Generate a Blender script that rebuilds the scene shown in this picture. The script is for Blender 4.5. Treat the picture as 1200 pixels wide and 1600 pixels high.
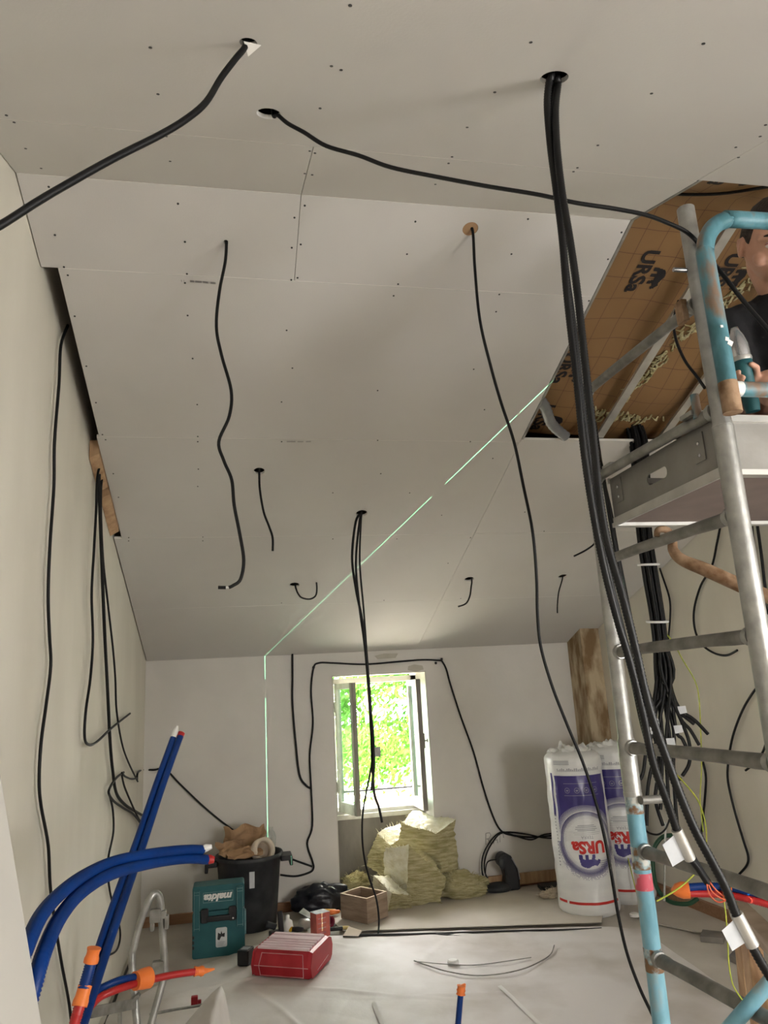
import bpy, math, random
from mathutils import Vector, Matrix, noise
from math import sin, cos, pi, radians, atan2
random.seed(7)
SC = bpy.context.scene
for o in list(bpy.data.objects): bpy.data.objects.remove(o)
COL = SC.collection

# ------------------------------------------------------------ camera
cd = bpy.data.cameras.new('camera'); cam = bpy.data.objects.new('camera', cd); COL.objects.link(cam)
cd.sensor_fit = 'VERTICAL'; cd.sensor_height = 24.0; cd.sensor_width = 18.0
cd.lens = 24.0 * 1161.03 / 1600.0; cd.clip_start = 0.02; cd.clip_end = 300
_f = Vector((0.19676832, 0.95181821, 0.23521124)); _r = Vector((0.9804255, -0.18932112, -0.05406796)); _u = Vector((0.00693241, -0.24124596, 0.97043924))
cam.matrix_world = Matrix(((_r.x, _u.x, -_f.x, 0), (_r.y, _u.y, -_f.y, 0), (_r.z, _u.z, -_f.z, 1.6), (0, 0, 0, 1)))
SC.camera = cam
# ------------------------------------------------------------ light and exposure
SC.view_settings.view_transform = 'Standard'; SC.view_settings.look = 'None'
SC.view_settings.gamma = 1.0; SC.view_settings.use_curve_mapping = False
SC.view_settings.exposure = 0.82
WORLD_STRENGTH = 16.0
SUN_STRENGTH = 150.0
LASER_POWER = 2600.0
w = bpy.data.worlds.new('sky'); SC.world = w; w.use_nodes = True
bg = w.node_tree.nodes['Background']; bg.inputs[0].default_value = (1.0, 0.975, 0.955, 1); bg.inputs[1].default_value = WORLD_STRENGTH
sd = bpy.data.lights.new('sun', 'SUN'); sd.energy = SUN_STRENGTH; sd.angle = 0.02; sd.color = (1, .95, .85)
so = bpy.data.objects.new('sun', sd); COL.objects.link(so)
so.rotation_euler = Vector((.62, .22, -.76)).to_track_quat('-Z', 'Y').to_euler()
def portal(name, loc, rot, sx, sy):
    l = bpy.data.lights.new(name, 'AREA'); l.shape = 'RECTANGLE'; l.size = sx; l.size_y = sy
    l.cycles.is_portal = True
    o = bpy.data.objects.new(name, l); COL.objects.link(o); o.location = loc; o.rotation_euler = rot
portal('window_daylight', (1.19, 6.95, 1.15), (radians(-90), 0, 0), 1.0, 1.4)
portal('rear_window_daylight', (2.7, -1.75, 1.4), (radians(90), 0, 0), 1.0, 1.2)
portal('side_window_daylight', (3.66, -.45, 1.375), (0, radians(90), 0), 1.2, 1.15)
SC.cycles.use_denoising = True; SC.cycles.light_sampling_threshold = 0.0
SC.cycles.max_bounces = 10; SC.cycles.diffuse_bounces = 6; SC.cycles.sample_clamp_indirect = 8.0
SC.cycles.caustics_reflective = False; SC.cycles.caustics_refractive = False

# ------------------------------------------------------------ helpers: materials
def nd(nt, t, **kw):
    n = nt.nodes.new(t)
    for k, v in kw.items(): setattr(n, k, v)
    return n
def mat(name, c1, c2=None, scale=6.0, rough=.6, metal=0.0, bump=0.0, bscale=40.0, stretch=None, thr=None, spec=.4, detail=6.0, trans=0.0, c3=None):
    m = bpy.data.materials.new(name); m.use_nodes = True; nt = m.node_tree; b = nt.nodes['Principled BSDF']
    b.inputs['Roughness'].default_value = rough; b.inputs['Metallic'].default_value = metal
    b.inputs['Specular IOR Level'].default_value = spec
    b.inputs['Base Color'].default_value = (*c1, 1)
    if trans: b.inputs['Transmission Weight'].default_value = trans
    tc = nd(nt, 'ShaderNodeTexCoord'); src = tc.outputs['Object']
    if stretch:
        mp = nd(nt, 'ShaderNodeMapping'); mp.inputs['Scale'].default_value = stretch
        nt.links.new(src, mp.inputs[0]); src = mp.outputs[0]
    if c2:
        n = nd(nt, 'ShaderNodeTexNoise'); n.inputs['Scale'].default_value = scale; n.inputs['Detail'].default_value = detail
        nt.links.new(src, n.inputs['Vector'])
        r = nd(nt, 'ShaderNodeValToRGB')
        lo, hi = thr or (.35, .65)
        r.color_ramp.elements[0].position = lo; r.color_ramp.elements[0].color = (*c1, 1)
        r.color_ramp.elements[1].position = hi; r.color_ramp.elements[1].color = (*c2, 1)
        if c3:
            e = r.color_ramp.elements.new(min(.99, hi + (hi - lo))); e.color = (*c3, 1)
        nt.links.new(n.outputs['Fac'], r.inputs[0]); nt.links.new(r.outputs[0], b.inputs['Base Color'])
    if bump:
        n2 = nd(nt, 'ShaderNodeTexNoise'); n2.inputs['Scale'].default_value = bscale; n2.inputs['Detail'].default_value = 8
        nt.links.new(src, n2.inputs['Vector'])
        bp = nd(nt, 'ShaderNodeBump'); bp.inputs['Strength'].default_value = bump; bp.inputs['Distance'].default_value = .01
        nt.links.new(n2.outputs['Fac'], bp.inputs['Height']); nt.links.new(bp.outputs[0], b.inputs['Normal'])
    return m
def glass_mat(name, tint=(.9, 1, .95), mixf=.12):
    m = bpy.data.materials.new(name); m.use_nodes = True; nt = m.node_tree; nt.nodes.clear()
    o = nd(nt, 'ShaderNodeOutputMaterial'); mx = nd(nt, 'ShaderNodeMixShader'); mx.inputs[0].default_value = mixf
    t = nd(nt, 'ShaderNodeBsdfTransparent'); t.inputs[0].default_value = (*tint, 1)
    g = nd(nt, 'ShaderNodeBsdfGlossy'); g.inputs['Roughness'].default_value = .08
    nt.links.new(t.outputs[0], mx.inputs[1]); nt.links.new(g.outputs[0], mx.inputs[2]); nt.links.new(mx.outputs[0], o.inputs[0])
    return m

M_wall = mat('old_limewash', (.66, .63, .55), (.72, .69, .61), 3, .9, bump=.25, bscale=14, stretch=(1, 1, .35))
M_wallb = mat('back_plaster', (.66, .64, .605), (.71, .69, .655), 2.5, .9, bump=.2, bscale=12)
M_board = mat('plasterboard_paper', (.55, .53, .51), (.585, .57, .548), 1.2, .85, bump=.05, bscale=150)
M_boardcore = mat('plaster_core', (.78, .76, .72), None, rough=.95)
M_screw = mat('screw_black', (.03, .03, .03), None, rough=.5)
M_print = mat('faint_grey_ink', (.36, .35, .34), None, rough=.9)
M_dark = mat('attic_dark', (.05, .04, .03), (.09, .07, .05), 8, .95)
M_floor = mat('dusty_floor', (.42, .385, .335), (.56, .525, .475), 2.2, .75, bump=.15, bscale=20, thr=(.3, .7))
M_fleece = mat('floor_fleece', (.47, .43, .385), (.69, .665, .65), 1.7, .6, bump=.12, bscale=30, thr=(.30, .56), spec=.5)
M_hard = mat('hardboard_dusty', (.48, .44, .38), (.60, .56, .50), 2.6, .8, thr=(.3, .7))
M_wood = mat('raw_timber', (.34, .2, .11), (.5, .33, .19), 5, .7, bump=.15, bscale=30, stretch=(6, 6, .6))
M_woodb = mat('box_wood', (.23, .165, .115), (.35, .265, .195), 6, .8, bump=.15, bscale=30, stretch=(1, 1, 6))
M_rim = mat('box_sawn_edge', (.74, .62, .46), (.66, .52, .36), 9, .8)
M_plank = mat('stained_plank', (.22, .14, .07), (.50, .41, .28), 5, .85, bump=.15, bscale=24, stretch=(2.2, 2.2, .8), thr=(.38, .6))
M_base = mat('skirting_wood', (.30, .16, .085), (.38, .22, .13), 8, .6, stretch=(.4, 6, 6))
M_blk = mat('black_cable_sheath', (.006, .006, .0065), None, rough=.5, spec=.25)
M_cond = mat('black_corrugated', (.007, .007, .0075), None, rough=.42, spec=.3)
M_bag = mat('black_plastic_bag', (.006, .007, .012), (.012, .014, .02), 10, .32, bump=.6, bscale=18)
M_tag = mat('white_label_paper', (.58, .60, .62), (.50, .52, .55), 20, .5)
M_tie = mat('white_tie', (.8, .8, .8), None, rough=.5)
M_galv = mat('galvanised_steel', (.30, .30, .285), (.46, .46, .44), 22, .42, metal=.75, bump=.12, bscale=60, thr=(.3, .7))
M_galvd = mat('dull_galvanised_rung', (.17, .165, .15), (.30, .295, .27), 16, .55, metal=.55, bump=.15, bscale=40)
M_blue = mat('chipped_blue_paint', (.14, .33, .42), (.21, .43, .53), 16, .4, bump=.1, bscale=50, thr=(.38, .55), c3=(.40, .37, .31), stretch=(1, 1, .5))
M_teal2 = mat('worn_teal_paint', (.05, .15, .18), (.09, .23, .28), 14, .45, bump=.12, bscale=50, thr=(.42, .53), c3=(.20, .14, .10), stretch=(1, 1, .45))
M_rmix = mat('flaking_paint_over_rust', (.20, .11, .055), (.30, .42, .46), 34, .65, bump=.25, bscale=60, thr=(.44, .54), c3=(.6, .6, .56))
M_rust = mat('rusty_steel', (.16, .085, .04), (.36, .24, .15), 26, .75, metal=.2, bump=.25, bscale=60)
M_pink = mat('red_paint_band', (.55, .09, .13), (.5, .42, .42), 30, .5, thr=(.5, .62))
M_alu = mat('scuffed_aluminium', (.215, .205, .19), (.29, .28, .26), 7, .45, metal=.55, bump=.05, bscale=60)
M_alub = mat('bright_aluminium_edge', (.62, .61, .58), (.5, .49, .47), 12, .38, metal=.7)
M_ply = mat('platform_underside', (.17, .13, .12), (.21, .165, .15), 6, .8)
M_conb = mat('blue_conduit', (.001, .026, .15), (.002, .036, .20), 6, .42, spec=.3)
M_conr = mat('red_conduit', (.38, .012, .012), (.45, .02, .02), 6, .4, spec=.5)
M_tape = mat('orange_tape', (.78, .17, .03), (.85, .23, .05), 9, .45, bump=.3, bscale=30)
M_white = mat('white_plastic', (.78, .78, .76), None, rough=.4)
M_wool = mat('glass_wool', (.36, .315, .14), (.66, .61, .38), 9, .95, bump=1.6, bscale=26, stretch=(1.2, 1.2, 7), thr=(.3, .68))
M_woolw = mat('glass_wool_torn_face', (.80, .79, .66), (.66, .63, .44), 16, .95, bump=.9, bscale=40)
M_teal = mat('teal_plastic', (.012, .085, .10), (.02, .12, .135), 9, .5, bump=.06, bscale=60, thr=(.3, .7))
M_teald = mat('teal_scuffed', (.10, .22, .235), (.2, .32, .33), 22, .6)
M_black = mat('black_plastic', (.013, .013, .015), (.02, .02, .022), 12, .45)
M_blackd = mat('black_plastic_dusty', (.02, .022, .026), (.05, .052, .055), 9, .5)
M_red = mat('red_plastic', (.30, .008, .016), (.40, .022, .034), 7, .42, bump=.05, bscale=50)
M_redd = mat('red_dusty', (.40, .15, .16), (.55, .35, .36), 8, .7)
M_dust = mat('dusty_pale_rib', (.66, .50, .53), (.72, .60, .62), 8, .6)
M_kraft = None
M_film = mat('white_wrap_film', (.70, .71, .71), (.77, .78, .77), 4, .28, bump=.25, bscale=9, stretch=(1, 1, 5), spec=.5)
M_navy = mat('violet_print', (.035, .026, .16), (.05, .04, .2), 6, .3, spec=.5)
M_ured = mat('red_print', (.55, .03, .025), None, rough=.3)
M_lgrey = mat('grey_print', (.34, .35, .38), None, rough=.4)
M_card = mat('brown_card', (.33, .20, .105), (.42, .27, .155), 6, .8)
M_cardl = mat('pale_card', (.62, .53, .42), (.7, .62, .52), 8, .8)
M_ink = mat('black_ink', (.012, .010, .012), None, rough=.7)
M_grid = mat('brown_grid_ink', (.13, .055, .03), None, rough=.8)
M_skin = mat('skin', (.50, .27, .19), (.56, .32, .23), 12, .5, bump=.05, bscale=120)
M_ear = mat('lips_skin', (.40, .16, .13), None, rough=.45)
M_hair = mat('dark_hair', (.018, .011, .008), (.03, .018, .012), 40, .6, bump=.6, bscale=120)
M_shirt = mat('black_cotton', (.006, .006, .008), (.01, .01, .012), 20, .9, bump=.15, bscale=50)
M_short = mat('dark_work_shorts', (.03, .032, .04), (.045, .047, .055), 20, .9)
M_eyew = mat('eye_white', (.7, .67, .63), None, rough=.2)
M_iris = mat('dark_iris', (.03, .018, .012), None, rough=.15)
M_steel = mat('polished_steel', (.45, .45, .47), (.6, .6, .62), 14, .25, metal=.9)
M_gy = mat('green_yellow_wire', (.28, .36, .035), (.45, .45, .04), 30, .45, stretch=(1, 1, 1))
M_orw = mat('orange_wire', (.62, .12, .06), None, rough=.45)
M_hose = mat('green_hose', (.01, .055, .025), None, rough=.4)
M_frame = mat('old_white_paint', (.55, .54, .50), (.42, .40, .36), 12, .55, bump=.15, bscale=50, thr=(.5, .75))
M_framed = mat('weathered_grey_wood', (.20, .185, .165), (.28, .26, .235), 14, .8, stretch=(1, 1, .3))
M_reveal = mat('reveal_plaster', (.64, .62, .57), (.56, .54, .48), 8, .9, bump=.2, bscale=25)
M_cem = mat('stained_cement', (.11, .10, .09), (.26, .24, .215), 4, .9, bump=.3, bscale=20, thr=(.3, .68), stretch=(1, 1, .4))
M_patch = mat('filler_patch', (.47, .45, .39), (.52, .50, .44), 12, .9)
M_pencil = mat('pencil_mark', (.27, .26, .25), None, rough=.9)
M_leaf = None
M_trunk = mat('bark', (.13, .09, .06), (.2, .15, .1), 12, .9)
M_lawn = mat('pale_gravel_yard', (.70, .66, .58), (.58, .57, .45), .25, .95)
M_dirt = mat('dust_smear', (.74, .73, .71), None, rough=.9)
M_duct = mat('grey_corrugated_duct', (.17, .175, .18), (.22, .225, .23), 12, .55)
M_clear = glass_mat('clear_plastic', (.93, .96, .96), .16)
M_glass = glass_mat('window_glass', (.86, .97, .93), .10)
def leaf_mat():
    m = bpy.data.materials.new('leaf'); m.use_nodes = True; nt = m.node_tree; nt.nodes.clear()
    o = nd(nt, 'ShaderNodeOutputMaterial'); mx = nd(nt, 'ShaderNodeMixShader'); mx.inputs[0].default_value = .5
    d = nd(nt, 'ShaderNodeBsdfDiffuse'); t = nd(nt, 'ShaderNodeBsdfTranslucent')
    tc = nd(nt, 'ShaderNodeTexCoord'); n = nd(nt, 'ShaderNodeTexNoise'); n.inputs['Scale'].default_value = 2.2
    r = nd(nt, 'ShaderNodeValToRGB'); r.color_ramp.elements[0].position = .35; r.color_ramp.elements[0].color = (.016, .062, .009, 1)
    r.color_ramp.elements[1].position = .66; r.color_ramp.elements[1].color = (.060, .125, .019, 1)
    nt.links.new(tc.outputs['Object'], n.inputs[0]); nt.links.new(n.outputs['Fac'], r.inputs[0])
    for s in (d, t): nt.links.new(r.outputs[0], s.inputs[0])
    nt.links.new(d.outputs[0], mx.inputs[1]); nt.links.new(t.outputs[0], mx.inputs[2]); nt.links.new(mx.outputs[0], o.inputs[0])
    return m
M_leaf = leaf_mat()
def kraft_mat():
    # brown paper with a printed grid, 10 cm squares
    m = bpy.data.materials.new('printed_kraft_paper'); m.use_nodes = True; nt = m.node_tree; b = nt.nodes['Principled BSDF']
    b.inputs['Roughness'].default_value = .55
    tc = nd(nt, 'ShaderNodeTexCoord'); sp = nd(nt, 'ShaderNodeSeparateXYZ'); nt.links.new(tc.outputs['Object'], sp.inputs[0])
    fs = []
    for ax, per in (('X', .1), ('Y', .115)):
        mo = nd(nt, 'ShaderNodeMath', operation='PINGPONG'); mo.inputs[1].default_value = per / 2
        nt.links.new(sp.outputs[ax], mo.inputs[0])
        lt = nd(nt, 'ShaderNodeMath', operation='LESS_THAN'); lt.inputs[1].default_value = .0013
        nt.links.new(mo.outputs[0], lt.inputs[0]); fs.append(lt)
    mxm = nd(nt, 'ShaderNodeMath', operation='MAXIMUM'); nt.links.new(fs[0].outputs[0], mxm.inputs[0]); nt.links.new(fs[1].outputs[0], mxm.inputs[1])
    n = nd(nt, 'ShaderNodeTexNoise'); n.inputs['Scale'].default_value = 3; nt.links.new(tc.outputs['Object'], n.inputs[0])
    r = nd(nt, 'ShaderNodeValToRGB'); r.color_ramp.elements[0].color = (.195, .105, .042, 1); r.color_ramp.elements[1].color = (.26, .148, .06, 1)
    nt.links.new(n.outputs['Fac'], r.inputs[0])
    mx = nd(nt, 'ShaderNodeMix', data_type='RGBA'); nt.links.new(mxm.outputs[0], mx.inputs[0]); nt.links.new(r.outputs[0], mx.inputs[6])
    mx.inputs[7].default_value = (.11, .045, .025, 1); nt.links.new(mx.outputs[2], b.inputs['Base Color'])
    return m
M_kraft = kraft_mat()

# ------------------------------------------------------------ helpers: meshes
BASE = {}
class M:
    def __init__(s): s.v = []; s.f = []; s.m = []; s.s = []
    def add(s, V, F, mi=0, sm=False):
        k = len(s.v); s.v += [tuple(v) for v in V]
        for f in F: s.f.append([i + k for i in f]); s.m.append(mi); s.s.append(sm)
        return s
    def hexa(s, P, mi=0):
        return s.add(P, [(0, 3, 2, 1), (4, 5, 6, 7), (0, 1, 5, 4), (1, 2, 6, 5), (2, 3, 7, 6), (3, 0, 4, 7)], mi)
    def box(s, c, d, mi=0, R=None, taper=1.0):
        c = Vector(c); P = []
        for z in (-1, 1):
            k = taper if z > 0 else 1
            for x, y in ((-1, -1), (1, -1), (1, 1), (-1, 1)):
                p = Vector((x * d[0] / 2 * k, y * d[1] / 2 * k, z * d[2] / 2)); P.append(c + (R @ p if R else p))
        return s.hexa(P, mi)
    def rbox(s, c, d, r, mi=0, R=None, n=3, axis=2):
        # box with its four edges along one axis rounded
        ax = [i for i in range(3) if i != axis]; a, b = d[ax[0]] / 2, d[ax[1]] / 2; poly = []
        for qx, qy, st in ((1, 1, 0), (-1, 1, pi / 2), (-1, -1, pi), (1, -1, 3 * pi / 2)):
            for i in range(n + 1):
                t = st + pi / 2 * i / n; poly.append((qx * (a - r) + r * cos(t), qy * (b - r) + r * sin(t)))
        c = Vector(c); V = []
        for h in (-d[axis] / 2, d[axis] / 2):
            for (x, y) in poly:
                p = [0, 0, 0]; p[ax[0]] = x; p[ax[1]] = y; p[axis] = h; p = Vector(p); V.append(c + (R @ p if R else p))
        k = len(poly); F = [tuple(range(k))[::-1], tuple(range(k, 2 * k))] + [(i, (i + 1) % k, k + (i + 1) % k, k + i) for i in range(k)]
        if axis == 1: F = [f[::-1] for f in F]
        return s.add(V, F, mi)
    def prism(s, poly, h0, h1, fn, mi=0):
        k = len(poly); V = [fn(x, y, h0) for x, y in poly] + [fn(x, y, h1) for x, y in poly]
        return s.add(V, [tuple(range(k))[::-1], tuple(range(k, 2 * k))] + [(i, (i + 1) % k, k + (i + 1) % k, k + i) for i in range(k)], mi)
    def tube(s, P, r, n=10, mi=0, smooth=0, caps=True, rib=None, flat=None):
        P = [Vector(p) for p in P]
        R = list(r) if isinstance(r, (list, tuple)) else [r] * len(P)
        if smooth:
            Q = []; RR = []
            for i in range(len(P) - 1):
                p0 = P[max(i - 1, 0)]; p1 = P[i]; p2 = P[i + 1]; p3 = P[min(i + 2, len(P) - 1)]
                for j in range(smooth):
                    t = j / smooth
                    Q.append(.5 * ((2 * p1) + (p2 - p0) * t + (2 * p0 - 5 * p1 + 4 * p2 - p3) * t * t + (3 * p1 - p0 - 3 * p2 + p3) * t ** 3))
                    RR.append(R[i] + (R[i + 1] - R[i]) * t)
            Q.append(P[-1]); RR.append(R[-1]); P, R = Q, RR
        if rib:   # corrugation: resample along the length
            L = [0]
            for i in range(1, len(P)): L.append(L[-1] + (P[i] - P[i - 1]).length)
            step = rib / 2; Q = []; RR = []; j = 0; k = 0; d = 0
            while d < L[-1]:
                while j < len(L) - 2 and L[j + 1] < d: j += 1
                t = (d - L[j]) / max(1e-9, L[j + 1] - L[j]); Q.append(P[j].lerp(P[j + 1], t))
                RR.append((R[j] + (R[j + 1] - R[j]) * t) * (1.0 if k % 2 else .86)); k += 1; d += step
            P, R = Q, RR
        V = []; F = []; T0 = None; nx = None
        for i, p in enumerate(P):
            T = (P[min(i + 1, len(P) - 1)] - P[max(i - 1, 0)])
            T = T.normalized() if T.length > 1e-9 else Vector((0, 0, 1))
            if nx is None:
                nx = T.orthogonal().normalized()
            else:
                nx = (nx - T * nx.dot(T)); nx = nx.normalized() if nx.length > 1e-6 else T.orthogonal().normalized()
            ny = T.cross(nx)
            for k in range(n):
                a = 2 * pi * k / n; V.append(p + nx * (R[i] * cos(a)) + ny * (R[i] * sin(a) * (flat or 1)))
        for i in range(len(P) - 1):
            for k in range(n): F.append((i * n + k, i * n + (k + 1) % n, (i + 1) * n + (k + 1) % n, (i + 1) * n + k))
        s.add(V, F, mi, True)
        if caps:
            s.add(V[:n], [tuple(range(n))[::-1]], mi); s.add(V[-n:], [tuple(range(n))], mi)
        return s
    def capsule(s, P, R, n=12, mi=0, smooth=0):
        P = [Vector(p) for p in P]; R = list(R) if isinstance(R, (list, tuple)) else [R] * len(P)
        a = (P[0] - P[1]).normalized(); b = (P[-1] - P[-2]).normalized()
        Q = [P[0] + a * R[0] * k for k in (.98, .85, .5)] + P + [P[-1] + b * R[-1] * k for k in (.5, .85, .98)]
        RR = [R[0] * k for k in (.2, .53, .87)] + R + [R[-1] * k for k in (.87, .53, .2)]
        return s.tube(Q, RR, n, mi, smooth=0)
    def lathe(s, prof, c=(0, 0, 0), n=32, mi=0, R=None, sm=True, sy=1.0):
        c = Vector(c); V = []
        for r, z in prof:
            for k in range(n):
                a = 2 * pi * k / n; p = Vector((r * cos(a), r * sin(a) * sy, z)); V.append(c + (R @ p if R else p))
        F = [(i * n + k, i * n + (k + 1) % n, (i + 1) * n + (k + 1) % n, (i + 1) * n + k) for i in range(len(prof) - 1) for k in range(n)]
        s.add(V, F, mi, sm)
        if prof[0][0] > 1e-4: s.add(V[:n], [tuple(range(n))[::-1]], mi)
        if prof[-1][0] > 1e-4: s.add(V[-n:], [tuple(range(n))], mi)
        return s
    def ball(s, c, r, n=16, mi=0, R=None, fn=None):
        c = Vector(c); r = Vector(r) if hasattr(r, '__len__') else Vector((r, r, r)); V = []; rows = max(4, n // 2)
        for i in range(rows + 1):
            ph = pi * i / rows
            for k in range(n):
                a = 2 * pi * k / n; u = Vector((sin(ph) * cos(a), sin(ph) * sin(a), cos(ph)))
                p = Vector((u.x * r.x, u.y * r.y, u.z * r.z))
                if fn: p = fn(p, u)
                V.append(c + (R @ p if R else p))
        F = [(i * n + k, (i + 1) * n + k, (i + 1) * n + (k + 1) % n, i * n + (k + 1) % n) for i in range(rows) for k in range(n)]
        return s.add(V, F, mi, True)
    def grid(s, fn, nu, nv, mi=0, sm=True):
        V = [fn(i / nu, j / nv) for j in range(nv + 1) for i in range(nu + 1)]
        return s.add(V, [(j * (nu + 1) + i, j * (nu + 1) + i + 1, (j + 1) * (nu + 1) + i + 1, (j + 1) * (nu + 1) + i) for j in range(nv) for i in range(nu)], mi, sm)
    def build(s, name, mats, parent=None, bevel=0, keep=False):
        if not isinstance(mats, (list, tuple)): mats = [mats]
        me = bpy.data.meshes.new(name)
        if parent is not None: off = Vector(BASE[parent.name])
        else:
            xs = [v[0] for v in s.v]; ys = [v[1] for v in s.v]; zs = [v[2] for v in s.v]
            off = Vector(((min(xs) + max(xs)) / 2, (min(ys) + max(ys)) / 2, min(zs)))
            if keep: off = Vector((0, 0, 0))
        me.from_pydata([tuple(Vector(v) - off) for v in s.v], [], s.f)
        for m in mats: me.materials.append(m)
        me.polygons.foreach_set('material_index', s.m); me.polygons.foreach_set('use_smooth', s.s); me.update()
        o = bpy.data.objects.new(name, me); COL.objects.link(o)
        if parent is not None: o.parent = parent
        else: o.location = off
        BASE[o.name] = tuple(off)
        if bevel:
            b = o.modifiers.new('soft_edge', 'BEVEL'); b.width = bevel; b.segments = 2; b.limit_method = 'ANGLE'; b.angle_limit = radians(35)
        return o
def split(q, name, mats, parent, bevel=0):
    # every separate piece of a mesh becomes a part of its own
    par = list(range(len(q.v)))
    def find(i):
        while par[i] != i: par[i] = par[par[i]]; i = par[i]
        return i
    for f in q.f:
        for i in f[1:]: par[find(i)] = find(f[0])
    key = {}
    for i, v in enumerate(q.v): key.setdefault(tuple(round(c, 6) for c in v), []).append(i)
    for l in key.values():
        for i in l[1:]: par[find(i)] = find(l[0])
    G_ = {}
    for k, f in enumerate(q.f): G_.setdefault(find(f[0]), []).append(k)
    out = []
    for ks in G_.values():
        n = M(); mp = {}
        for k in ks:
            for i in q.f[k]:
                if i not in mp: mp[i] = len(n.v); n.v.append(q.v[i])
            n.f.append([mp[i] for i in q.f[k]]); n.m.append(q.m[k]); n.s.append(q.s[k])
        out.append(n.build(name, mats, parent, bevel))
    return out
def bake(o):
    # turn an object's modifiers into plain mesh data
    dg = bpy.context.evaluated_depsgraph_get(); dg.update()
    me = bpy.data.meshes.new_from_object(o.evaluated_get(dg), depsgraph=dg)
    o.modifiers.clear(); o.data = me; return o
def tag(o, label, cat, group=None, kind=None):
    o['label'] = label; o['category'] = cat
    if group: o['group'] = group
    if kind: o['kind'] = kind
    return o
def thing(name, loc, label, cat, group=None):
    o = bpy.data.objects.new(name, None); COL.objects.link(o); o.location = loc; o.empty_display_size = .05; BASE[o.name] = tuple(loc)
    return tag(o, label, cat, group)
def struct(o): o['kind'] = 'structure'; return o
_TX = {}
def text_mesh(body, size=1.0, shear=0.0, bold=0.0):
    c = bpy.data.curves.new('t', 'FONT'); c.body = body; c.size = size; c.shear = shear; c.offset = bold; c.align_x = 'CENTER'; c.align_y = 'CENTER'; c.resolution_u = 3
    o = bpy.data.objects.new('t', c); COL.objects.link(o)
    dg = bpy.context.evaluated_depsgraph_get(); dg.update()
    me = bpy.data.meshes.new_from_object(o.evaluated_get(dg), depsgraph=dg)
    V = [(v.co.x, v.co.y) for v in me.vertices]; F = [tuple(p.vertices) for p in me.polygons]
    bpy.data.objects.remove(o); bpy.data.curves.remove(c); bpy.data.meshes.remove(me)
    return V, F
def fill(poly, nx=34, ny=22):
    # small squares covering a flat outline, so that a print follows a curved surface
    xs = [p[0] for p in poly]; ys = [p[1] for p in poly]; x0, x1, y0, y1 = min(xs), max(xs), min(ys), max(ys); V = []; F = []
    def inside(x, y):
        c = False
        for i in range(len(poly)):
            (xa, ya), (xb, yb) = poly[i], poly[i - 1]
            if (ya > y) != (yb > y) and x < (xb - xa) * (y - ya) / (yb - ya) + xa: c = not c
        return c
    dx, dy = (x1 - x0) / nx, (y1 - y0) / ny
    for i in range(nx):
        for j in range(ny):
            x, y = x0 + i * dx, y0 + j * dy
            if inside(x + dx / 2, y + dy / 2):
                k = len(V); V += [(x, y), (x + dx, y), (x + dx, y + dy), (x, y + dy)]; F.append((k, k + 1, k + 2, k + 3))
    return V, F
BEAR = [(-.50, -.02), (-.46, .10), (-.36, .16), (-.30, .24), (-.24, .18), (-.1, .22), (.08, .30), (.28, .28), (.42, .18), (.48, 0), (.50, -.28), (.34, -.28), (.32, -.1), (.22, -.06), (.2, -.28), (.06, -.28), (.06, -.08), (-.08, -.08), (-.14, -.28), (-.28, -.28), (-.24, -.06), (-.34, -.02), (-.42, -.08)]
BEARV, BEARF = fill(BEAR)
def ztri(poly):
    from mathutils.geometry import tessellate_polygon
    return [tuple(t) for t in tessellate_polygon([[Vector((x, y, 0)) for x, y in poly]])]
def nz(p, s, a): return noise.noise(Vector(p) * s) * a
def rotz(a): return Matrix.Rotation(a, 3, 'Z')
def rx(a): return Matrix.Rotation(a, 3, 'X')
def ry(a): return Matrix.Rotation(a, 3, 'Y')

# ------------------------------------------------------------ the room
XL, YB, HB, YR, HR = -0.7095, 6.3334, 1.9424, 2.31, 3.3408
SL, SF = 0.34756, 0.33361
YF = -1.6                                   # wall behind the camera
def zc(y): return HR - SL * (y - YR) if y >= YR else HR - SF * (YR - y)
def xr(y): return 3.085 + .0545 * (6.33 - y)
NX0, NX1, NZT = .783, 1.596, 1.757          # window niche in the back wall
YW = 6.68                                   # plane of the window

m = M(); m.box((1.3, 2.4, -.06), (5.2, 8.8, .12)); struct(m.build('floor', M_floor, keep=True))
# left wall: solid slab with a gable top
m = M()
pl = [(YF - .2, 0), (YB + .4, 0), (YB + .4, 2.3), (YR, HR + .6), (YF - .2, 2.6)]
m.prism(pl, XL - .2, XL, lambda y, z, h: (h, y, z)); struct(m.build('wall_left', M_wall, keep=True))
m = M(); SY0, SY1, SZ0, SZ1 = -1.0, .1, .8, 1.95         # side window in the right wall, beside and behind the camera
def ptop(y):
    for (ya, za), (yb, zb) in (((YF - .2, 2.6), (YR, HR + .6)), ((YR, HR + .6), (YB + .4, 2.3))):
        if ya <= y <= yb: return za + (zb - za) * (y - ya) / (yb - ya)
for poly in ([(YF - .2, 0), (SY0, 0), (SY0, ptop(SY0)), (YF - .2, 2.6)], [(SY0, 0), (SY1, 0), (SY1, SZ0), (SY0, SZ0)], [(SY0, SZ1), (SY1, SZ1), (SY1, ptop(SY1)), (SY0, ptop(SY0))], [(SY1, 0), (YB + .4, 0), (YB + .4, 2.3), (YR, HR + .6), (SY1, ptop(SY1))]):
    m.prism(poly, 0, .2, lambda y, z, h: (xr(y) + h, y, z))
struct(m.build('wall_right', M_wall, keep=True))
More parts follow.
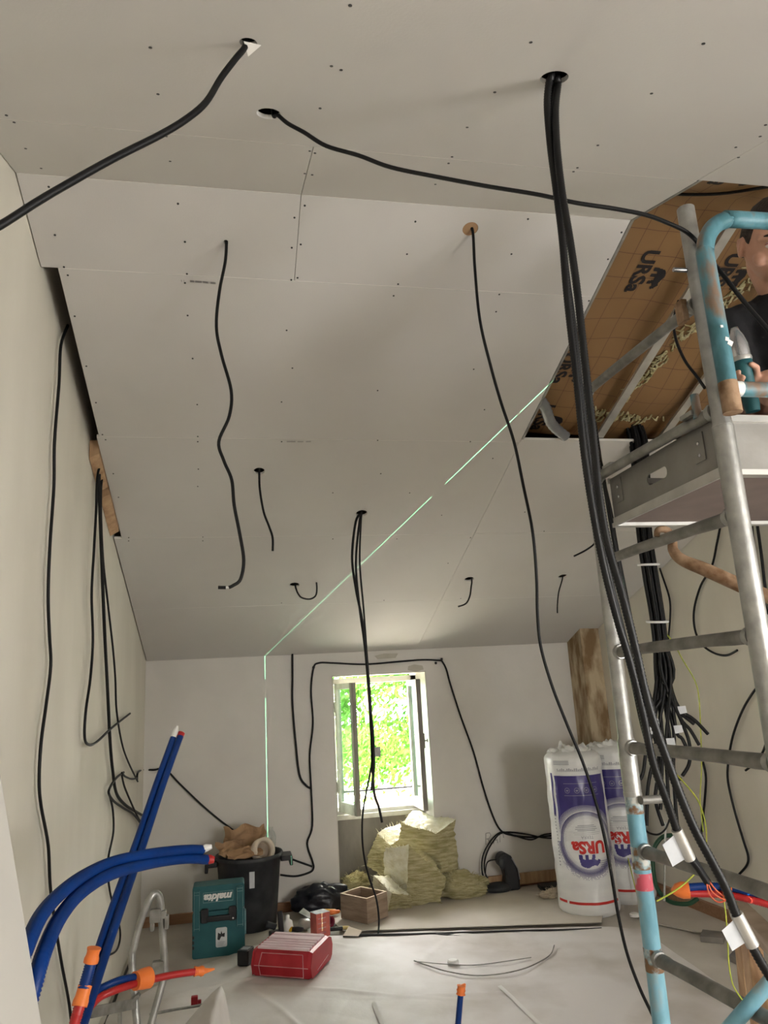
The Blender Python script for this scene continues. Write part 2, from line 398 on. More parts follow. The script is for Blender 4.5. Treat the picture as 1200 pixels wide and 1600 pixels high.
# back wall with the niche that runs down to the floor
m = M(); T = .62
def bw(x0, x1, z0, z1): m.box(((x0 + x1) / 2, YB + T / 2, (z0 + z1) / 2), (x1 - x0, T, z1 - z0))
bw(XL - .2, NX0, 0, 2.5); bw(NX1, 3.4, 0, 2.5); bw(NX0, NX1, NZT, 2.5)
# filler patches and a scraped strip over the window, pencil writing
def wallpatch(poly, mi): m.prism(poly, YB - .0015, YB + .01, lambda x, z, h: (x, h, z), mi)
wallpatch([(x, z) for x, y, z in [(1.439,6.333,1.772),(1.447,6.333,1.804),(1.498,6.333,1.817),(1.571,6.333,1.803),(1.58,6.333,1.77),(1.511,6.333,1.752)]], 1)
wallpatch([(x, z) for x, y, z in [(1.156,6.333,1.903),(1.241,6.333,1.92),(1.363,6.333,1.915),(1.339,6.333,1.878),(1.183,6.333,1.875)]], 1)
def stroke(P, r=.0026): m.tube([(x, YB - .001, z) for x, y, z in P], r, 5, 2)
for P in ([(2.009,6.333,0.333),(2.017,6.333,0.421)], [(2.017,6.333,0.421),(2.05,6.333,0.423),(2.059,6.333,0.402),(2.041,6.333,0.379),(2.018,6.333,0.376)], [(2.029,6.333,0.375),(2.059,6.333,0.334)], [(2.075,6.333,0.332),(2.098,6.333,0.399),(2.115,6.333,0.338)], [(2.083,6.333,0.361),(2.112,6.333,0.363)], [(2.132,6.333,0.342),(2.138,6.333,0.406),(2.166,6.333,0.403),(2.168,6.333,0.373)]): stroke(P)
struct(m.build('wall_back', [M_wallb, M_patch, M_pencil], keep=True))
m = M(); T = .02                                # niche lining: reveals, lintel and the cement panel under the window
m.box((NX1 - .004, (YB + YW) / 2 + .0, NZT / 2), (.008, YW - YB - .004, NZT)); m.box((NX0 + .004, (YB + YW) / 2, NZT / 2), (.008, YW - YB - .004, NZT))
m.box(((NX0 + NX1) / 2, (YB + YW) / 2, NZT - .004), (NX1 - NX0, YW - YB - .004, .008)); struct(m.build('trim_1', M_reveal, keep=True))
m = M(); m.box(((NX0 + NX1) / 2, YW + .06, .295), (NX1 - NX0, .12, .59)); struct(m.build('trim_2', M_cem, keep=True))
# wall behind the camera, with a wide window opening on its right half
m = M()
for x0, x1, z0, z1 in ((XL - .2, 2.25, 0, 2.6), (3.15, 3.9, 0, 2.6), (2.25, 3.15, 0, .85), (2.25, 3.15, 1.95, 2.6)):
    m.box(((x0 + x1) / 2, YF - .1, (z0 + z1) / 2), (x1 - x0, .2, z1 - z0))
struct(m.build('wall_front', M_wall, keep=True))
# skirting boards
m = M()
for x0, x1 in ((XL, .72), (1.66, 2.88)):
    m.box(((x0 + x1) / 2, YB - .01, .035), (x1 - x0, .02, .07))
struct(m.build('baseboard_back', M_base, keep=True, bevel=.003))
# timber corner casing by the right wall: two old stained planks
m = M(); m.box((2.965, 6.19, 1.05), (.09, .285, 2.1)); m.box((3.055, 6.19, 1.05), (.088, .27, 2.1))
struct(m.build('column', M_plank, keep=True, bevel=.004)).name = 'trim_3'
# roof shell above everything (keeps daylight out of the attic)
m = M()
yy = [YF - .6, YR, YB + 1.0]
zz = [HR + .75 - SF * (YR - YF + .6), HR + .75, HR + .75 - SL * (YB + 1.0 - YR)]
for i in (0, 1):
    m.hexa([(-1.2, yy[i], zz[i]), (4.2, yy[i], zz[i]), (4.2, yy[i + 1], zz[i + 1]), (-1.2, yy[i + 1], zz[i + 1]),
            (-1.2, yy[i], zz[i] + .1), (4.2, yy[i], zz[i] + .1), (4.2, yy[i + 1], zz[i + 1] + .1), (-1.2, yy[i + 1], zz[i + 1] + .1)])
m.box((1.4, YF - .1, 2.7), (5.4, .2, .7)); m.box((1.4, YB + .45, 2.4), (5.4, .4, .5)); m.box((-.95, 2.4, 3.2), (.2, 9, 2)); m.box((3.95, 2.4, 3.2), (.2, 9, 2))
struct(m.build('roof', M_dark, keep=True))

# ceiling: plasterboards with open joints, screws, paper print; a large opening at the right
m = M(); G = .0012; TH = .013
def board(x0, x1, y0, y1, mi=0):
    P = []
    x0 += G; x1 -= G; y0 += G; y1 -= G
    X0 = (lambda y: x0); X1 = (lambda y: x1) if x1 < 3 else (lambda y: xr(y) - .004)
    for h in (0, TH):
        for x, y in ((X0(y0), y0), (X1(y0), y0), (X1(y1), y1), (X0(y1), y1)): P.append((x, y, zc(y) + h))
    m.add(P, [(0, 3, 2, 1), (4, 5, 6, 7)], 0); m.add(P, [(0, 1, 5, 4), (1, 2, 6, 5), (2, 3, 7, 6), (3, 0, 4, 7)], 1)
HX0, HY0, HY1, HX1 = 1.528, 1.897, 3.605, 3.02     # the opening
SX = .24
board(XL + .003, 1.525, .7, 1.905); board(1.525, 2.75, .7, 1.897); board(2.75, 4, .7, 1.897)
board(XL + .003, 1.525, YF, .7); board(1.525, 4, YF, .7)
board(XL + .003, SX, 1.905, YR); board(SX, HX0, 1.905, YR)
board(XL + .003, SX, YR, 2.672); board(SX, HX0, YR, 2.672)
board(XL + .062, HX0, 2.672, 3.625)
board(XL + .05, HX0, 3.625, 4.53); board(HX0, 4, HY1, 4.53)
board(HX1, 4, HY0, YR); board(HX1, 4, YR, HY1)
board(XL + .006, 2.45, 4.53, 5.44) if False else None
board(XL + .006, HX0, 4.53, 5.44); board(HX0, 4, 4.53, 5.44)
board(XL + .006, HX0, 5.44, YB - .002); board(HX0, 4, 5.44, YB - .002)
ceil = struct(m.build('ceiling', [M_board, M_boardcore, M_screw, M_print], keep=True))
HOLES = [((-0.026,2.518,3.269), .009), ((0.896,2.396,3.311), .031), ((0.13,3.887,2.793), .03), ((0.749,4.289,2.653), .034), ((0.401,5.147,2.355), .034), ((1.662,5.129,2.361), .034), ((2.387,5.127,2.362), .034), ((2.455,4.696,2.511), .02),
         ((0.037,1.396,3.036), .02), ((0.098,1.724,3.145), .033), ((0.774,1.396,3.036), .034)]
c = M()
for p, r in HOLES:
    sl = -SL if p[1] > YR else SF
    c.lathe([(r, -.06), (r, .06)], p, 20, 0, R=rx(math.atan(sl)), sm=False)
cut = c.build('cutter', [M_boardcore], keep=True)
b = ceil.modifiers.new('cut', 'BOOLEAN'); b.object = cut; b.operation = 'DIFFERENCE'; b.solver = 'EXACT'
bake(ceil); bpy.data.objects.remove(cut)
# screws and printed strips: small discs and dashes set into the same ceiling
m = M()
for p in [(0.24,1.218,2.976),(-0.182,1.46,3.057),(-0.187,1.675,3.129),(0.233,1.453,3.055),(0.258,1.465,3.059),(0.231,1.664,3.125),(-0.609,1.88,3.197),(-0.601,1.921,3.211),(-0.189,1.924,3.212),(0.232,1.938,3.217),(0.249,1.949,3.22),(-0.619,2.1,3.271),(-0.194,2.106,3.273),(0.234,2.115,3.276),(0.259,2.12,3.277),(-0.613,2.252,3.322),(0.656,1.266,2.993),(1.034,1.193,2.968),(0.656,1.489,3.067),(1.047,1.414,3.042),(0.65,1.689,3.134),(1.066,1.72,3.144),(0.668,1.888,3.2),(0.672,1.937,3.216),(1.085,1.885,3.199),(1.087,1.916,3.209),(0.68,2.115,3.276),(1.453,1.505,3.072),(1.49,1.57,3.094),(1.472,1.648,3.12),(1.53,1.71,3.141)] + [(-0.188,2.289,3.348),(0.233,2.291,3.348),(0.262,2.291,3.348),(-0.612,2.351,3.327),(0.256,2.35,3.327),(-0.19,2.378,3.317),(0.222,2.4,3.31),(-0.629,2.533,3.263),(-0.175,2.528,3.265),(0.22,2.524,3.266),(0.253,2.508,3.272),(-0.624,2.666,3.217),(-0.617,2.702,3.205),(-0.176,2.667,3.217),(-0.186,2.709,3.202),(0.227,2.668,3.216),(0.251,2.657,3.22),(0.702,2.292,3.347),(1.139,2.269,3.355),(0.675,2.381,3.316),(1.11,2.337,3.331),(1.514,2.364,3.322),(1.513,2.486,3.28),(0.671,2.521,3.268),(1.095,2.491,3.278),(0.662,2.661,3.219),(0.654,2.719,3.199),(1.106,2.685,3.211),(1.12,2.774,3.18),(1.52,2.693,3.208),(-0.627,2.895,3.137),(-0.185,2.867,3.147),(-0.628,3.164,3.044),(-0.177,3.1,3.066),(-0.624,3.388,2.966),(-0.171,3.387,2.967),(-0.629,3.608,2.89),(-0.62,3.646,2.877),(-0.179,3.613,2.888),(-0.181,3.652,2.874),(-0.621,3.913,2.784),(-0.188,3.872,2.798),(-0.623,4.12,2.712),(-0.198,4.023,2.746),(-0.619,4.522,2.572),(-0.624,4.557,2.56),(-0.191,4.526,2.571),(-0.193,4.568,2.556),(0.223,2.923,3.128),(0.261,3.138,3.053),(0.677,3.265,3.009),(1.115,3.11,3.063),(0.223,3.357,2.977),(1.25,3.38,2.969),(0.238,3.645,2.877),(0.737,3.626,2.884),(1.245,3.627,2.883),(0.801,3.905,2.786),(1.415,3.765,2.835),(0.551,4.083,2.725),(1.004,4.085,2.724),(1.515,4.575,2.553),(1.021,4.578,2.553),(0.605,4.567,2.556),(1.255,4.316,2.644),(1.678,5.422,2.259),(1.082,5.414,2.262),(0.326,5.405,2.265),(1.791,4.288,2.653),(2.005,4.51,2.576),(1.444,4.897,2.442)]:
    sl = -SL if p[1] > YR else SF
    m.lathe([(.0042, -.0012), (.0042, .002)], p, 8, 2, R=rx(math.atan(sl)), sm=False)
def dash(a, b_, h=.010):
    a = Vector(a); b_ = Vector(b_); d = (b_ - a).normalized(); up = Vector((0, 1, -SL)).normalized() * h; n = d.cross(up).normalized()
    if n.z > 0: n = -n
    m.add([a + n * .0007, b_ + n * .0007, b_ + up + n * .0007, a + up + n * .0007], [(0, 1, 2, 3), (3, 2, 1, 0)], 3)
for q in ([(-0.2,2.695,3.207),(-0.197,2.696,3.207)], [(-0.19,2.694,3.207),(-0.188,2.695,3.207)], [(-0.166,2.694,3.207),(-0.151,2.695,3.207)], [(-0.146,2.695,3.207),(-0.122,2.696,3.207)], [(-0.117,2.696,3.207),(-0.097,2.697,3.206)], [(-0.088,2.697,3.206),(-0.068,2.698,3.206)], [(0.264,3.639,2.879),(0.309,3.638,2.879)], [(0.319,3.638,2.879),(0.349,3.638,2.879)], [(0.362,3.637,2.879),(0.388,3.637,2.88)]): dash(*q)
struct(m.build('trim_6', [M_board, M_boardcore, M_screw, M_print], keep=True))
# metal angle along the opening's edges, and furring channels crossing it
m = M()
def strip(a, b_, wx, hz, mi=0):
    a = Vector(a); b_ = Vector(b_); d = (b_ - a).normalized(); side = d.cross(Vector((0, 0, 1))).normalized() * wx / 2; up = Vector((0, 0, hz))
    m.hexa([a - side, a + side, b_ + side, b_ - side, a - side + up, a + side + up, b_ + side + up, b_ - side + up], mi)
strip((HX0 + .008, YR, HR), (HX0 + .008, HY1, zc(HY1)), .012, .07); strip((HX0 + .008, HY0, zc(HY0)), (HX0 + .008, YR, HR), .012, .07)
struct(m.build('trim_4', M_galv, keep=True))
for i, x in enumerate((1.99, 2.375, 2.78)):
    m = M(); strip((x, YR + .02, HR + .016), (x, HY1, zc(HY1) + .016), .045, .016); strip((x, HY0, zc(HY0) + .016), (x, YR + .02, HR + .016), .045, .016)
    tag(m.build('ceiling_channel', M_alub, keep=False), ['grey metal ceiling channel crossing the brown paper just right of the printed logos', 'second grey metal channel across the opening, just behind the scaffold post', 'third grey metal channel across the opening, above the seated man'][i], 'metal channel', 'metal channels across the ceiling opening')
# timber offcuts and torn wool filling the gap along the left wall
for y0, y1, lab in ((3.72, 4.0, 'brown wood offcut wedged in the gap above the left wall, upper one'), (4.06, 4.42, 'brown wood offcut wedged in the gap above the left wall, lower one')):
    m = M(); m.hexa([(XL + .002, y0, zc(y0) - .045), (XL + .05, y0, zc(y0) - .02), (XL + .05, y1, zc(y1) - .02), (XL + .002, y1, zc(y1) - .05), (XL + .002, y0, zc(y0) + .05), (XL + .045, y0, zc(y0) + .05), (XL + .045, y1, zc(y1) + .05), (XL + .002, y1, zc(y1) + .05)])
    tag(m.build('wood_offcut', M_wood, bevel=.003), lab, 'wood offcut', 'wood offcuts above the left wall')

# ------------------------------------------------------------ window
WX0, WX1, WZ0, WZ1 = NX0 + .01, NX1 - .01, .59, NZT - .02
m = M()
def bar(x0, x1, z0, z1, y0=YW - .0, y1=YW + .07, mi=0): m.box(((x0 + x1) / 2, (y0 + y1) / 2, (z0 + z1) / 2), (x1 - x0, y1 - y0, z1 - z0), mi)
fr = m; bar(WX0, WX0 + .05, WZ0, WZ1); bar(WX1 - .05, WX1, WZ0, WZ1); bar(WX0, WX1, WZ1 - .05, WZ1); bar(WX0, WX1, WZ0, WZ0 + .05)
bar(WX0, WX1, WZ0 - .02, WZ0 + .02, YW - .03, YW + .1)
win = struct(m.build('window_1', M_frame, keep=True, bevel=.004))
BASE[win.name] = (0, 0, 0)
def sash(hx, sgn, ang, wd):
    # one casement leaf: stiles, rails, pane; hinged at hx, swung inward by ang
    R = rotz(-ang * sgn); h = WZ1 - WZ0 - .09; c0 = Vector((hx, YW - .005, WZ0 + .045))
    def L(x, y, z): return c0 + R @ Vector((x * sgn, y, z))
    q = M()
    def bb(x0, x1, z0, z1, y0=-.0, y1=.04, mi=0):
        P = [L(x, y, z) for z in (z0, z1) for x, y in ((x0, y0), (x1, y0), (x1, y1), (x0, y1))]
        if sgn < 0: P = [P[i] for i in (1, 0, 3, 2, 5, 4, 7, 6)]
        q.hexa(P, mi)
    bb(0, .045, 0, h); bb(wd - .045, wd, 0, h, mi=1); bb(.045, wd - .045, 0, .085); bb(.045, wd - .045, h - .05, h)
    o = struct(q.build('casement', [M_frame, M_framed], win, bevel=.003))
    q = M(); bb(.045, wd - .045, .085, h - .05, .018, .022); struct(q.build('pane', M_glass, o))
    q = M()
    for z in (.2, h - .2): q.tube([L(.0, -.006, z - .04), L(.0, -.006, z + .04)], .008, 8)
    struct(q.build('hinge', M_framed, o))
    return o, L, h
sash(WX0 + .05, 1, radians(72), .345)
rs, L, h = sash(WX1 - .05, -1, radians(91), .345)
q = M(); q.tube([L(.325, -.002, h * .52), L(.325, -.03, h * .52)], .006, 8); q.ball(L(.325, -.035, h * .52), (.006, .006, .02), 10); q.box(L(.325, -.004, h * .52), (.03, .012, .12), R=rotz(radians(91)))
struct(q.build('handle', M_framed, rs))
m = M(); m.tube([(WX0 - .05, YW + .2, .765), (WX1 + .05, YW + .2, .765)], .009, 8)
for i in range(14): m.ball((WX0 + .02 + i * .06, YW + .2, .765), .011, 6)
tag(m.build('window_guard_bar', M_black), 'thin dark guard bar across the lower part of the open window', 'guard bar')

# ------------------------------------------------------------ outside
m = M(); m.box((1, 45, -3.1), (140, 74, .2)); struct(m.build('ground', M_lawn, keep=True))
def tree(loc, H, cr, n, name, label, seed, ls=.068):
    rnd = random.Random(seed)
    t = thing(name, loc, label, 'tree', 'trees outside the window'); x0, y0, z0 = loc
    q = M(); q.tube([(x0, y0, z0), (x0 + .1, y0, z0 + H * .4), (x0 - .05, y0 + .1, z0 + H * .8)], [.16, .11, .04], 8, smooth=4)
    for i in range(7):
        a = rnd.random() * 6.28; hh = H * (.3 + .08 * i); q.tube([(x0, y0, z0 + hh), (x0 + cos(a) * cr * .7, y0 + sin(a) * cr * .7, z0 + hh + .6)], [.05, .015], 6)
    q.build('trunk', M_trunk, t)
    q = M()
    cl = [(x0 + rnd.gauss(0, .45) * cr, y0 + rnd.gauss(0, .4) * cr, z0 + H * .76 + rnd.gauss(0, .19) * H) for _ in range(60)]
    for i in range(n):
        c = rnd.choice(cl); p = Vector((c[0] + rnd.gauss(0, .28), c[1] + rnd.gauss(0, .28), c[2] + rnd.gauss(0, .22)))
        a = Vector((rnd.gauss(0, 1), rnd.gauss(0, 1), rnd.gauss(0, .6))).normalized(); u = a.orthogonal().normalized(); v = a.cross(u); s = ls * rnd.uniform(.6, 1.2)
        q.add([p - u * s, p - v * s * .45 + u * s * .1, p + u * s * 1.1, p + v * s * .45 + u * s * .1], [(0, 1, 2, 3)])
    q.build('foliage', M_leaf, t)
tree((2.3, 13.4, -3), 6.0, 2.3, 15000, 'broadleaf_tree', 'nearest leafy green tree filling the middle of the window', 3)
tree((5.6, 17.5, -3), 6.4, 2.3, 8000, 'broadleaf_tree', 'leafy tree further back behind the right side of the window', 5)
tree((.2, 19.0, -3), 4.4, 2.0, 6000, 'broadleaf_tree', 'lower leafy tree further back behind the left side of the window', 9)
# ------------------------------------------------------------ scaffold tower
FXR, FYR, FXF, FYF = 1.146, 2.15, 1.177, 1.53         # rear and front post of the frame in view
sc = thing('scaffold_tower', (1.16, 1.84, 0), 'galvanised and blue painted scaffold tower frame standing at the right', 'scaffold')
def fz(t, z): return Vector((FXR + (FXF - FXR) * t, FYR + (FYF - FYR) * t, z))
m = M(); m.tube([fz(0, 1.27), fz(0, 1.42), fz(0, 1.43), fz(0, 2.72)], [.026, .026, .0225, .0225], 16); m.tube([fz(0, 1.262), fz(0, 1.275)], .027, 16)
m.build('upper_post', M_galv, sc)
m = M(); m.tube([fz(0, .0), fz(0, 1.27)], .0245, 16)
lp = m.build('lower_post', M_blue, sc)
m = M(); m.tube([fz(0, 1.215), fz(0, 1.262)], .0252, 16); m.tube([fz(0, 1.065), fz(0, 1.125)], .0254, 16); m.tube([fz(0, .80), fz(0, .86)], .0252, 16); split(m, 'rust_band', M_rmix, lp)
m = M(); m.tube([fz(0, 1.01), fz(0, 1.055)], .0252, 16); m.build('red_band', M_pink, lp)
m = M(); m.lathe([(.026, 0), (.026, .02), (.05, .02), (.05, 0)], fz(0, 0), 16); m.build('foot', M_galvd, sc)
m = M(); m.tube([fz(1, 2.185), fz(1, 2.20), fz(1, 2.80)], [.026, .0225, .0225], 16); m.build('upper_post', M_galv, sc)
m = M(); m.tube([fz(1, 0), fz(1, 2.19)], .0255, 16); lp2 = m.build('lower_post', M_galv, sc)
m = M(); m.lathe([(.026, 0), (.026, .02), (.05, .02), (.05, 0)], fz(1, 0), 16); m.build('foot', M_galvd, sc)
for i, z in enumerate((.277, .557, .837, 1.115, 1.40, 1.68, 1.965, 2.235, 2.53)):
    m = M(); r = .0185
    ts = [.03, .1, .13, .3, .55, .72, .88, .97]; rs = [.0195, .0195, .0175, .0178, .0182, .0178, .0195, .0195]
    m.tube([fz(t, z + (.002 if 2 < k < 6 else 0)) for k, t in enumerate(ts)], rs, 12, flat=.82 if i not in (2,) else .7)
    rg = m.build('rung', M_galvd if i != 2 else M_galvd, sc)
    m = M()                                           # weld beads at both ends
    for t in (.045, .955):
        m.lathe([(.02, -.01), (.0235, 0), (.0215, .01)], fz(t, z), 12, R=rx(pi / 2))
    split(m, 'weld', M_galv, rg)
# top guard rail: inverted U of blue tube, plugged beside the front post
gx, gy = 1.150, 1.452
m = M(); P = [(gx, gy, 2.195), (gx, gy, 2.42), (gx, gy, 2.60)]
for i in range(1, 8):
    a = pi / 2 * i / 8; P.append((gx + .10 * (1 - cos(a)), gy, 2.60 + .118 * sin(a)))
P += [(gx + .11, gy, 2.72), (gx + .5, gy + .01, 2.735), (gx + 1.6, gy + .02, 2.76)]
m.tube(P, .0215, 14, smooth=3); gr = m.build('guard_rail', M_teal2, sc)
m = M(); m.tube([(gx, gy, 2.193), (gx, gy, 2.27)], .0221, 14); split(m, 'rust_patch', M_rust, gr)
m = M()
for z, dx in ((2.372, .006), (2.405, -.002), (2.362, .013)): m.box((gx - .004 + dx, gy - .0212, z), (.006 + .5 * abs(dx), .002, .007 + dx * .5), R=ry(dx * 40))
split(m, 'paint_chip', M_white, gr)
m = M(); m.tube([(gx + .012, gy + .01, 2.258), (gx + .5, gy + .015, 2.262), (gx + 1.6, gy + .02, 2.27)], .0185, 14); mr = m.build('mid_rail', M_teal2, sc)
m = M(); m.tube([(gx + .018, gy + .01, 2.2585), (gx + .04, gy + .01, 2.2585)], .0188, 14); split(m, 'paint_chip', M_white, mr)
# clamps between guard rail and posts
m = M(); m.box(fz(.95, 2.52) + Vector((-.028, .012, .0)), (.016, .03, .06)); split(m, 'clamp', M_rust, sc)
m = M(); m.tube([fz(.93, 2.235) + Vector((-.012, .025, .0)), fz(.93, 2.235) + Vector((-.012, .025, .065))], .011, 10); m.build('sleeve', M_teal2, sc)
m = M(); m.tube([fz(.99, 2.62) + Vector((-.06, .0, 0)), fz(.99, 2.62)], .006, 8); m.build('bolt', M_steel, sc)
# rusty diagonal brace hooked over a rung
m = M()
hp = [fz(.52, 1.965) + Vector((-.02, 0, .012)), fz(.52, 1.965) + Vector((-.012, .0, .03)), fz(.52, 1.965) + Vector((.015, 0, .028)), fz(.52, 1.965) + Vector((.026, 0, .0)), fz(.53, 1.965) + Vector((.02, 0, -.03)), fz(.56, 1.965) + Vector((.03, -.0, -.06)), fz(.62, 1.965) + Vector((.07, 0, -.095)), fz(.7, 1.965) + Vector((.17, 0, -.165)), fz(.75, 1.965) + Vector((.24, 0, -.2))]
m.tube(hp, [.008, .009, .010, .012, .014, .016, .0185, .019, .019], 12, smooth=5); br = m.build('diagonal_brace', M_rust, sc)
m = M(); m.tube([fz(.745, 1.965) + Vector((.225, 0, -.195)), fz(.8, 1.965) + Vector((.9, .0, -.62))], .0192, 12); m.build('brace_tube', M_blue, br)
m = M(); a = Vector((1.1,1.75,0.813)); b_ = Vector((1.194,1.72,0.901)); d = (b_ - a); m.tube([a - d * 1.2, a, b_, b_ + d * 4], .0165, 12); m.build('lower_brace', M_blue, sc)
a = fz(.06, 1.255); m = M(); m.tube([a + Vector((.0, .0, 0)), a + Vector((.09, .02, -.005))], .012, 10); m.build('coupler', M_galvd, sc)

# platform: aluminium tray deck resting on the rungs
pf = thing('scaffold_platform', (1.9, 1.85, 2.07), 'grey aluminium scaffold platform with a handle slot, hung on the tower rungs', 'platform')
PX0, PX1, PY0, PY1, PZ0, PZ1 = 1.185, 3.0, 1.567, 2.118, 2.072, 2.226
def end_panel():
    q = M(); hy0, hy1, hz0, hz1 = 1.80, 1.905, 2.142, 2.175
    ring = [(PY0, PZ0), (PY1, PZ0), (PY1, PZ1), (PY0, PZ1)]
    hole = []
    for cx_, cz_, st in ((hy1 - .015, hz1 - .0149, 0), (hy0 + .015, hz1 - .0149, pi / 2), (hy0 + .015, hz0 + .0149, pi), (hy1 - .015, hz0 + .0149, 3 * pi / 2)):
        for i in range(5): t = st + pi / 2 * i / 4; hole.append((cx_ + .015 * cos(t), cz_ + .0149 * sin(t)))
    from mathutils.geometry import tessellate_polygon
    tr = tessellate_polygon([[Vector((y, z, 0)) for y, z in ring], [Vector((y, z, 0)) for y, z in hole]])
    al = ring + hole; n = len(al)
    V = [(PX0, y, z) for y, z in al] + [(PX0 + .004, y, z) for y, z in al]
    F = [tuple(t) for t in tr] + [tuple(i + n for i in t)[::-1] for t in tr]
    k = len(hole)
    F += [(4 + i, 4 + (i + 1) % k, n + 4 + (i + 1) % k, n + 4 + i) for i in range(k)]
    q.add(V, F); return q
end_panel().build('end_panel', M_alu, pf)
m = M(); m.box(((PX0 + PX1) / 2 + .002, PY0 - .002, (PZ0 + PZ1) / 2), (PX1 - PX0, .004, PZ1 - PZ0)); m.build('side_panel', M_alu, pf)
m = M(); m.box(((PX0 + PX1) / 2 + .002, PY1 + .002, (PZ0 + PZ1) / 2), (PX1 - PX0, .004, PZ1 - PZ0)); m.build('side_panel', M_alu, pf)
m = M(); m.box(((PX0 + PX1) / 2 + .01, (PY0 + PY1) / 2, PZ0 + .016), (PX1 - PX0 - .02, PY1 - PY0 - .01, .012)); m.build('deck_board', M_ply, pf)
m = M()
for y in (PY0 - .005, PY1 + .005): m.box(((PX0 + PX1) / 2, y, PZ0 + .006), (PX1 - PX0, .028, .014)); m.box(((PX0 + PX1) / 2, y, PZ1 - .004), (PX1 - PX0, .012, .018))
m.box((PX0 - .001, (PY0 + PY1) / 2, PZ0 + .012), (.008, PY1 - PY0, .026)); m.box((PX0 + .001, PY0 - .001, (PZ0 + PZ1) / 2), (.01, .012, PZ1 - PZ0))
split(m, 'edge_profile', M_alub, pf)
for y, z in ((PY0 + .075, PZ1 - .055), (PY1 - .05, PZ1 - .05)):
    m = M(); m.box((PX0 - .002, y, z), (.003, .045, .075)); p_ = m.build('hook_plate', M_alu, pf)
    m = M()
    for dz in (-.02, .012): m.ball((PX0 - .004, y, z + dz), (.003, .006, .006), 8)
    split(m, 'rivet', M_steel, p_)
# hooks over the rung
m = M()
for t in (.15, .85): m.box((PX0 - .01, FYR + (FYF - FYR) * t, 2.252), (.06, .05, .012))
split(m, 'hook', M_galv, pf)

# ------------------------------------------------------------ brown paper insulation in the opening
def kz(x, y):
    b_ = zc(y) + .135 - .055 * math.exp(-((y - 3.35) / .28) ** 2) * (.6 + .4 * sin(3 * x)) - .03 * math.exp(-((x - 2.2) / .22) ** 2)
    return b_ + nz((x, y, .3), 3.5, .018) + nz((x, y, 4.1), 9, .006)
ki = thing('insulation_batt', (2.2, 2.7, 2.95), 'brown kraft paper faced insulation printed with a grid, seen through the ceiling opening', 'insulation')
m = M(); m.grid(lambda u, v: (1.40 + 1.75 * u, 1.72 + 2.02 * v, kz(1.40 + 1.75 * u, 1.72 + 2.02 * v)), 60, 60)
m.build('paper_facing', M_kraft, ki)
m = M(); m.grid(lambda u, v: (1.40 + 1.75 * u, 1.72 + 2.02 * v, kz(1.40 + 1.75 * u, 1.72 + 2.02 * v) + .14), 12, 12)
m.build('wool_core', M_wool, ki)
tu, tf = text_mesh('URSa', .098, 0, .0035)
def kraft_logo(x0, y0):
    q = M()
    q.add([(x0 + v, y0 + u, kz(x0 + v, y0 + u) - .003) for u, v in tu], [f[::-1] for f in tf])
    bp = [(u * .11, v * .12 + .088) for u, v in BEARV]; q.add([(x0 + v, y0 - u + .03, kz(x0 + v, y0 - u + .03) - .003) for u, v in bp], BEARF); return q
for x0, y0 in ((1.775, 2.665), (2.15, 2.62), (1.635, 3.24), (1.80, 2.05), (1.66, 3.60), (2.55, 3.1), (2.5, 2.2)): kraft_logo(x0, y0).build('logo_print', M_ink, ki)
m = M()                                                # yellow wool coming through the tears
for (x0, y0, x1, y1, n) in ((2.02, 3.38, 2.16, 2.95, 60), (2.16, 2.95, 2.27, 2.78, 40), (2.3, 2.55, 2.5, 2.45, 40), (1.9, 3.5, 2.3, 3.5, 50), (2.24, 2.75, 2.42, 2.5, 40)):
    for i in range(n):
        t = random.random(); x = x0 + (x1 - x0) * t + random.gauss(0, .018); y = y0 + (y1 - y0) * t + random.gauss(0, .018); z = kz(x, y) - .006
        a = random.gauss(1.9, .5); l = random.uniform(.02, .06); m.tube([(x, y, z), (x + cos(a) * l * .5, y + sin(a) * l * .5, z - .012 - random.random() * .01), (x + cos(a) * l, y + sin(a) * l, z - SL * sin(a) * l)], [.004, .006, .002], 5)
m.build('torn_wool', M_wool, ki)['kind'] = 'stuff'
m = M(); P = [(1.564,3.364,3.004), (1.666,3.503,2.946), (1.786,3.585,2.898)]
m.tube([Vector(P[0]) + Vector((-.12, -.06, .05))] + P, .03, 14, smooth=10, rib=.03)
tag(m.build('ventilation_duct', M_duct), 'short grey corrugated duct end in the lower left corner of the ceiling opening', 'duct')
# ------------------------------------------------------------ seated man on the platform
pm = thing('person', (1.62, 1.82, 2.226), 'man in a black T-shirt sitting on the scaffold platform, holding a power tool', 'person')
F2 = Vector((-.30, -.954, 0)).normalized(); RT = Vector((F2.y, -F2.x, 0))     # facing, and his own right
def W(f, r, z, o=(1.650, 1.75, 2.875)): return Vector(o) + F2 * f + RT * r + Vector((0, 0, z))
m = M()
HC = Vector((1.598, 1.73, 2.857))
RH = Matrix((RT, F2, Vector((0, 0, 1)))).transposed() @ rx(-.72)     # local x = his right, y = forward, z = up
def headfn(p, u):
    x, y, z = p
    if z < 0:
        k = 1 - .42 * min(1, -z / .115) ** 1.5; x *= k
        y = y * (1 - .12 * min(1, -z / .115)) + .012 * min(1, -z / .1)
    if y > 0: y *= .93
    if u.y > .55 and -.03 < z < .045: y -= .004 * (1 - abs(u.x))
    return Vector((x, y, z))
m.ball(HC + Vector((0, 0, .005)), (.076, .096, .122), 28, R=RH, fn=headfn)
hp_ = lambda x, y, z: HC + RH @ Vector((x, y, z))
m.capsule([hp_(0, .086, .018), hp_(0, .098, -.012), hp_(0, .108, -.03)], [.008, .010, .013], 8)          # nose
m.ball(hp_(.012, .094, -.034), (.009, .009, .007), 8); m.ball(hp_(-.012, .094, -.034), (.009, .009, .007), 8)
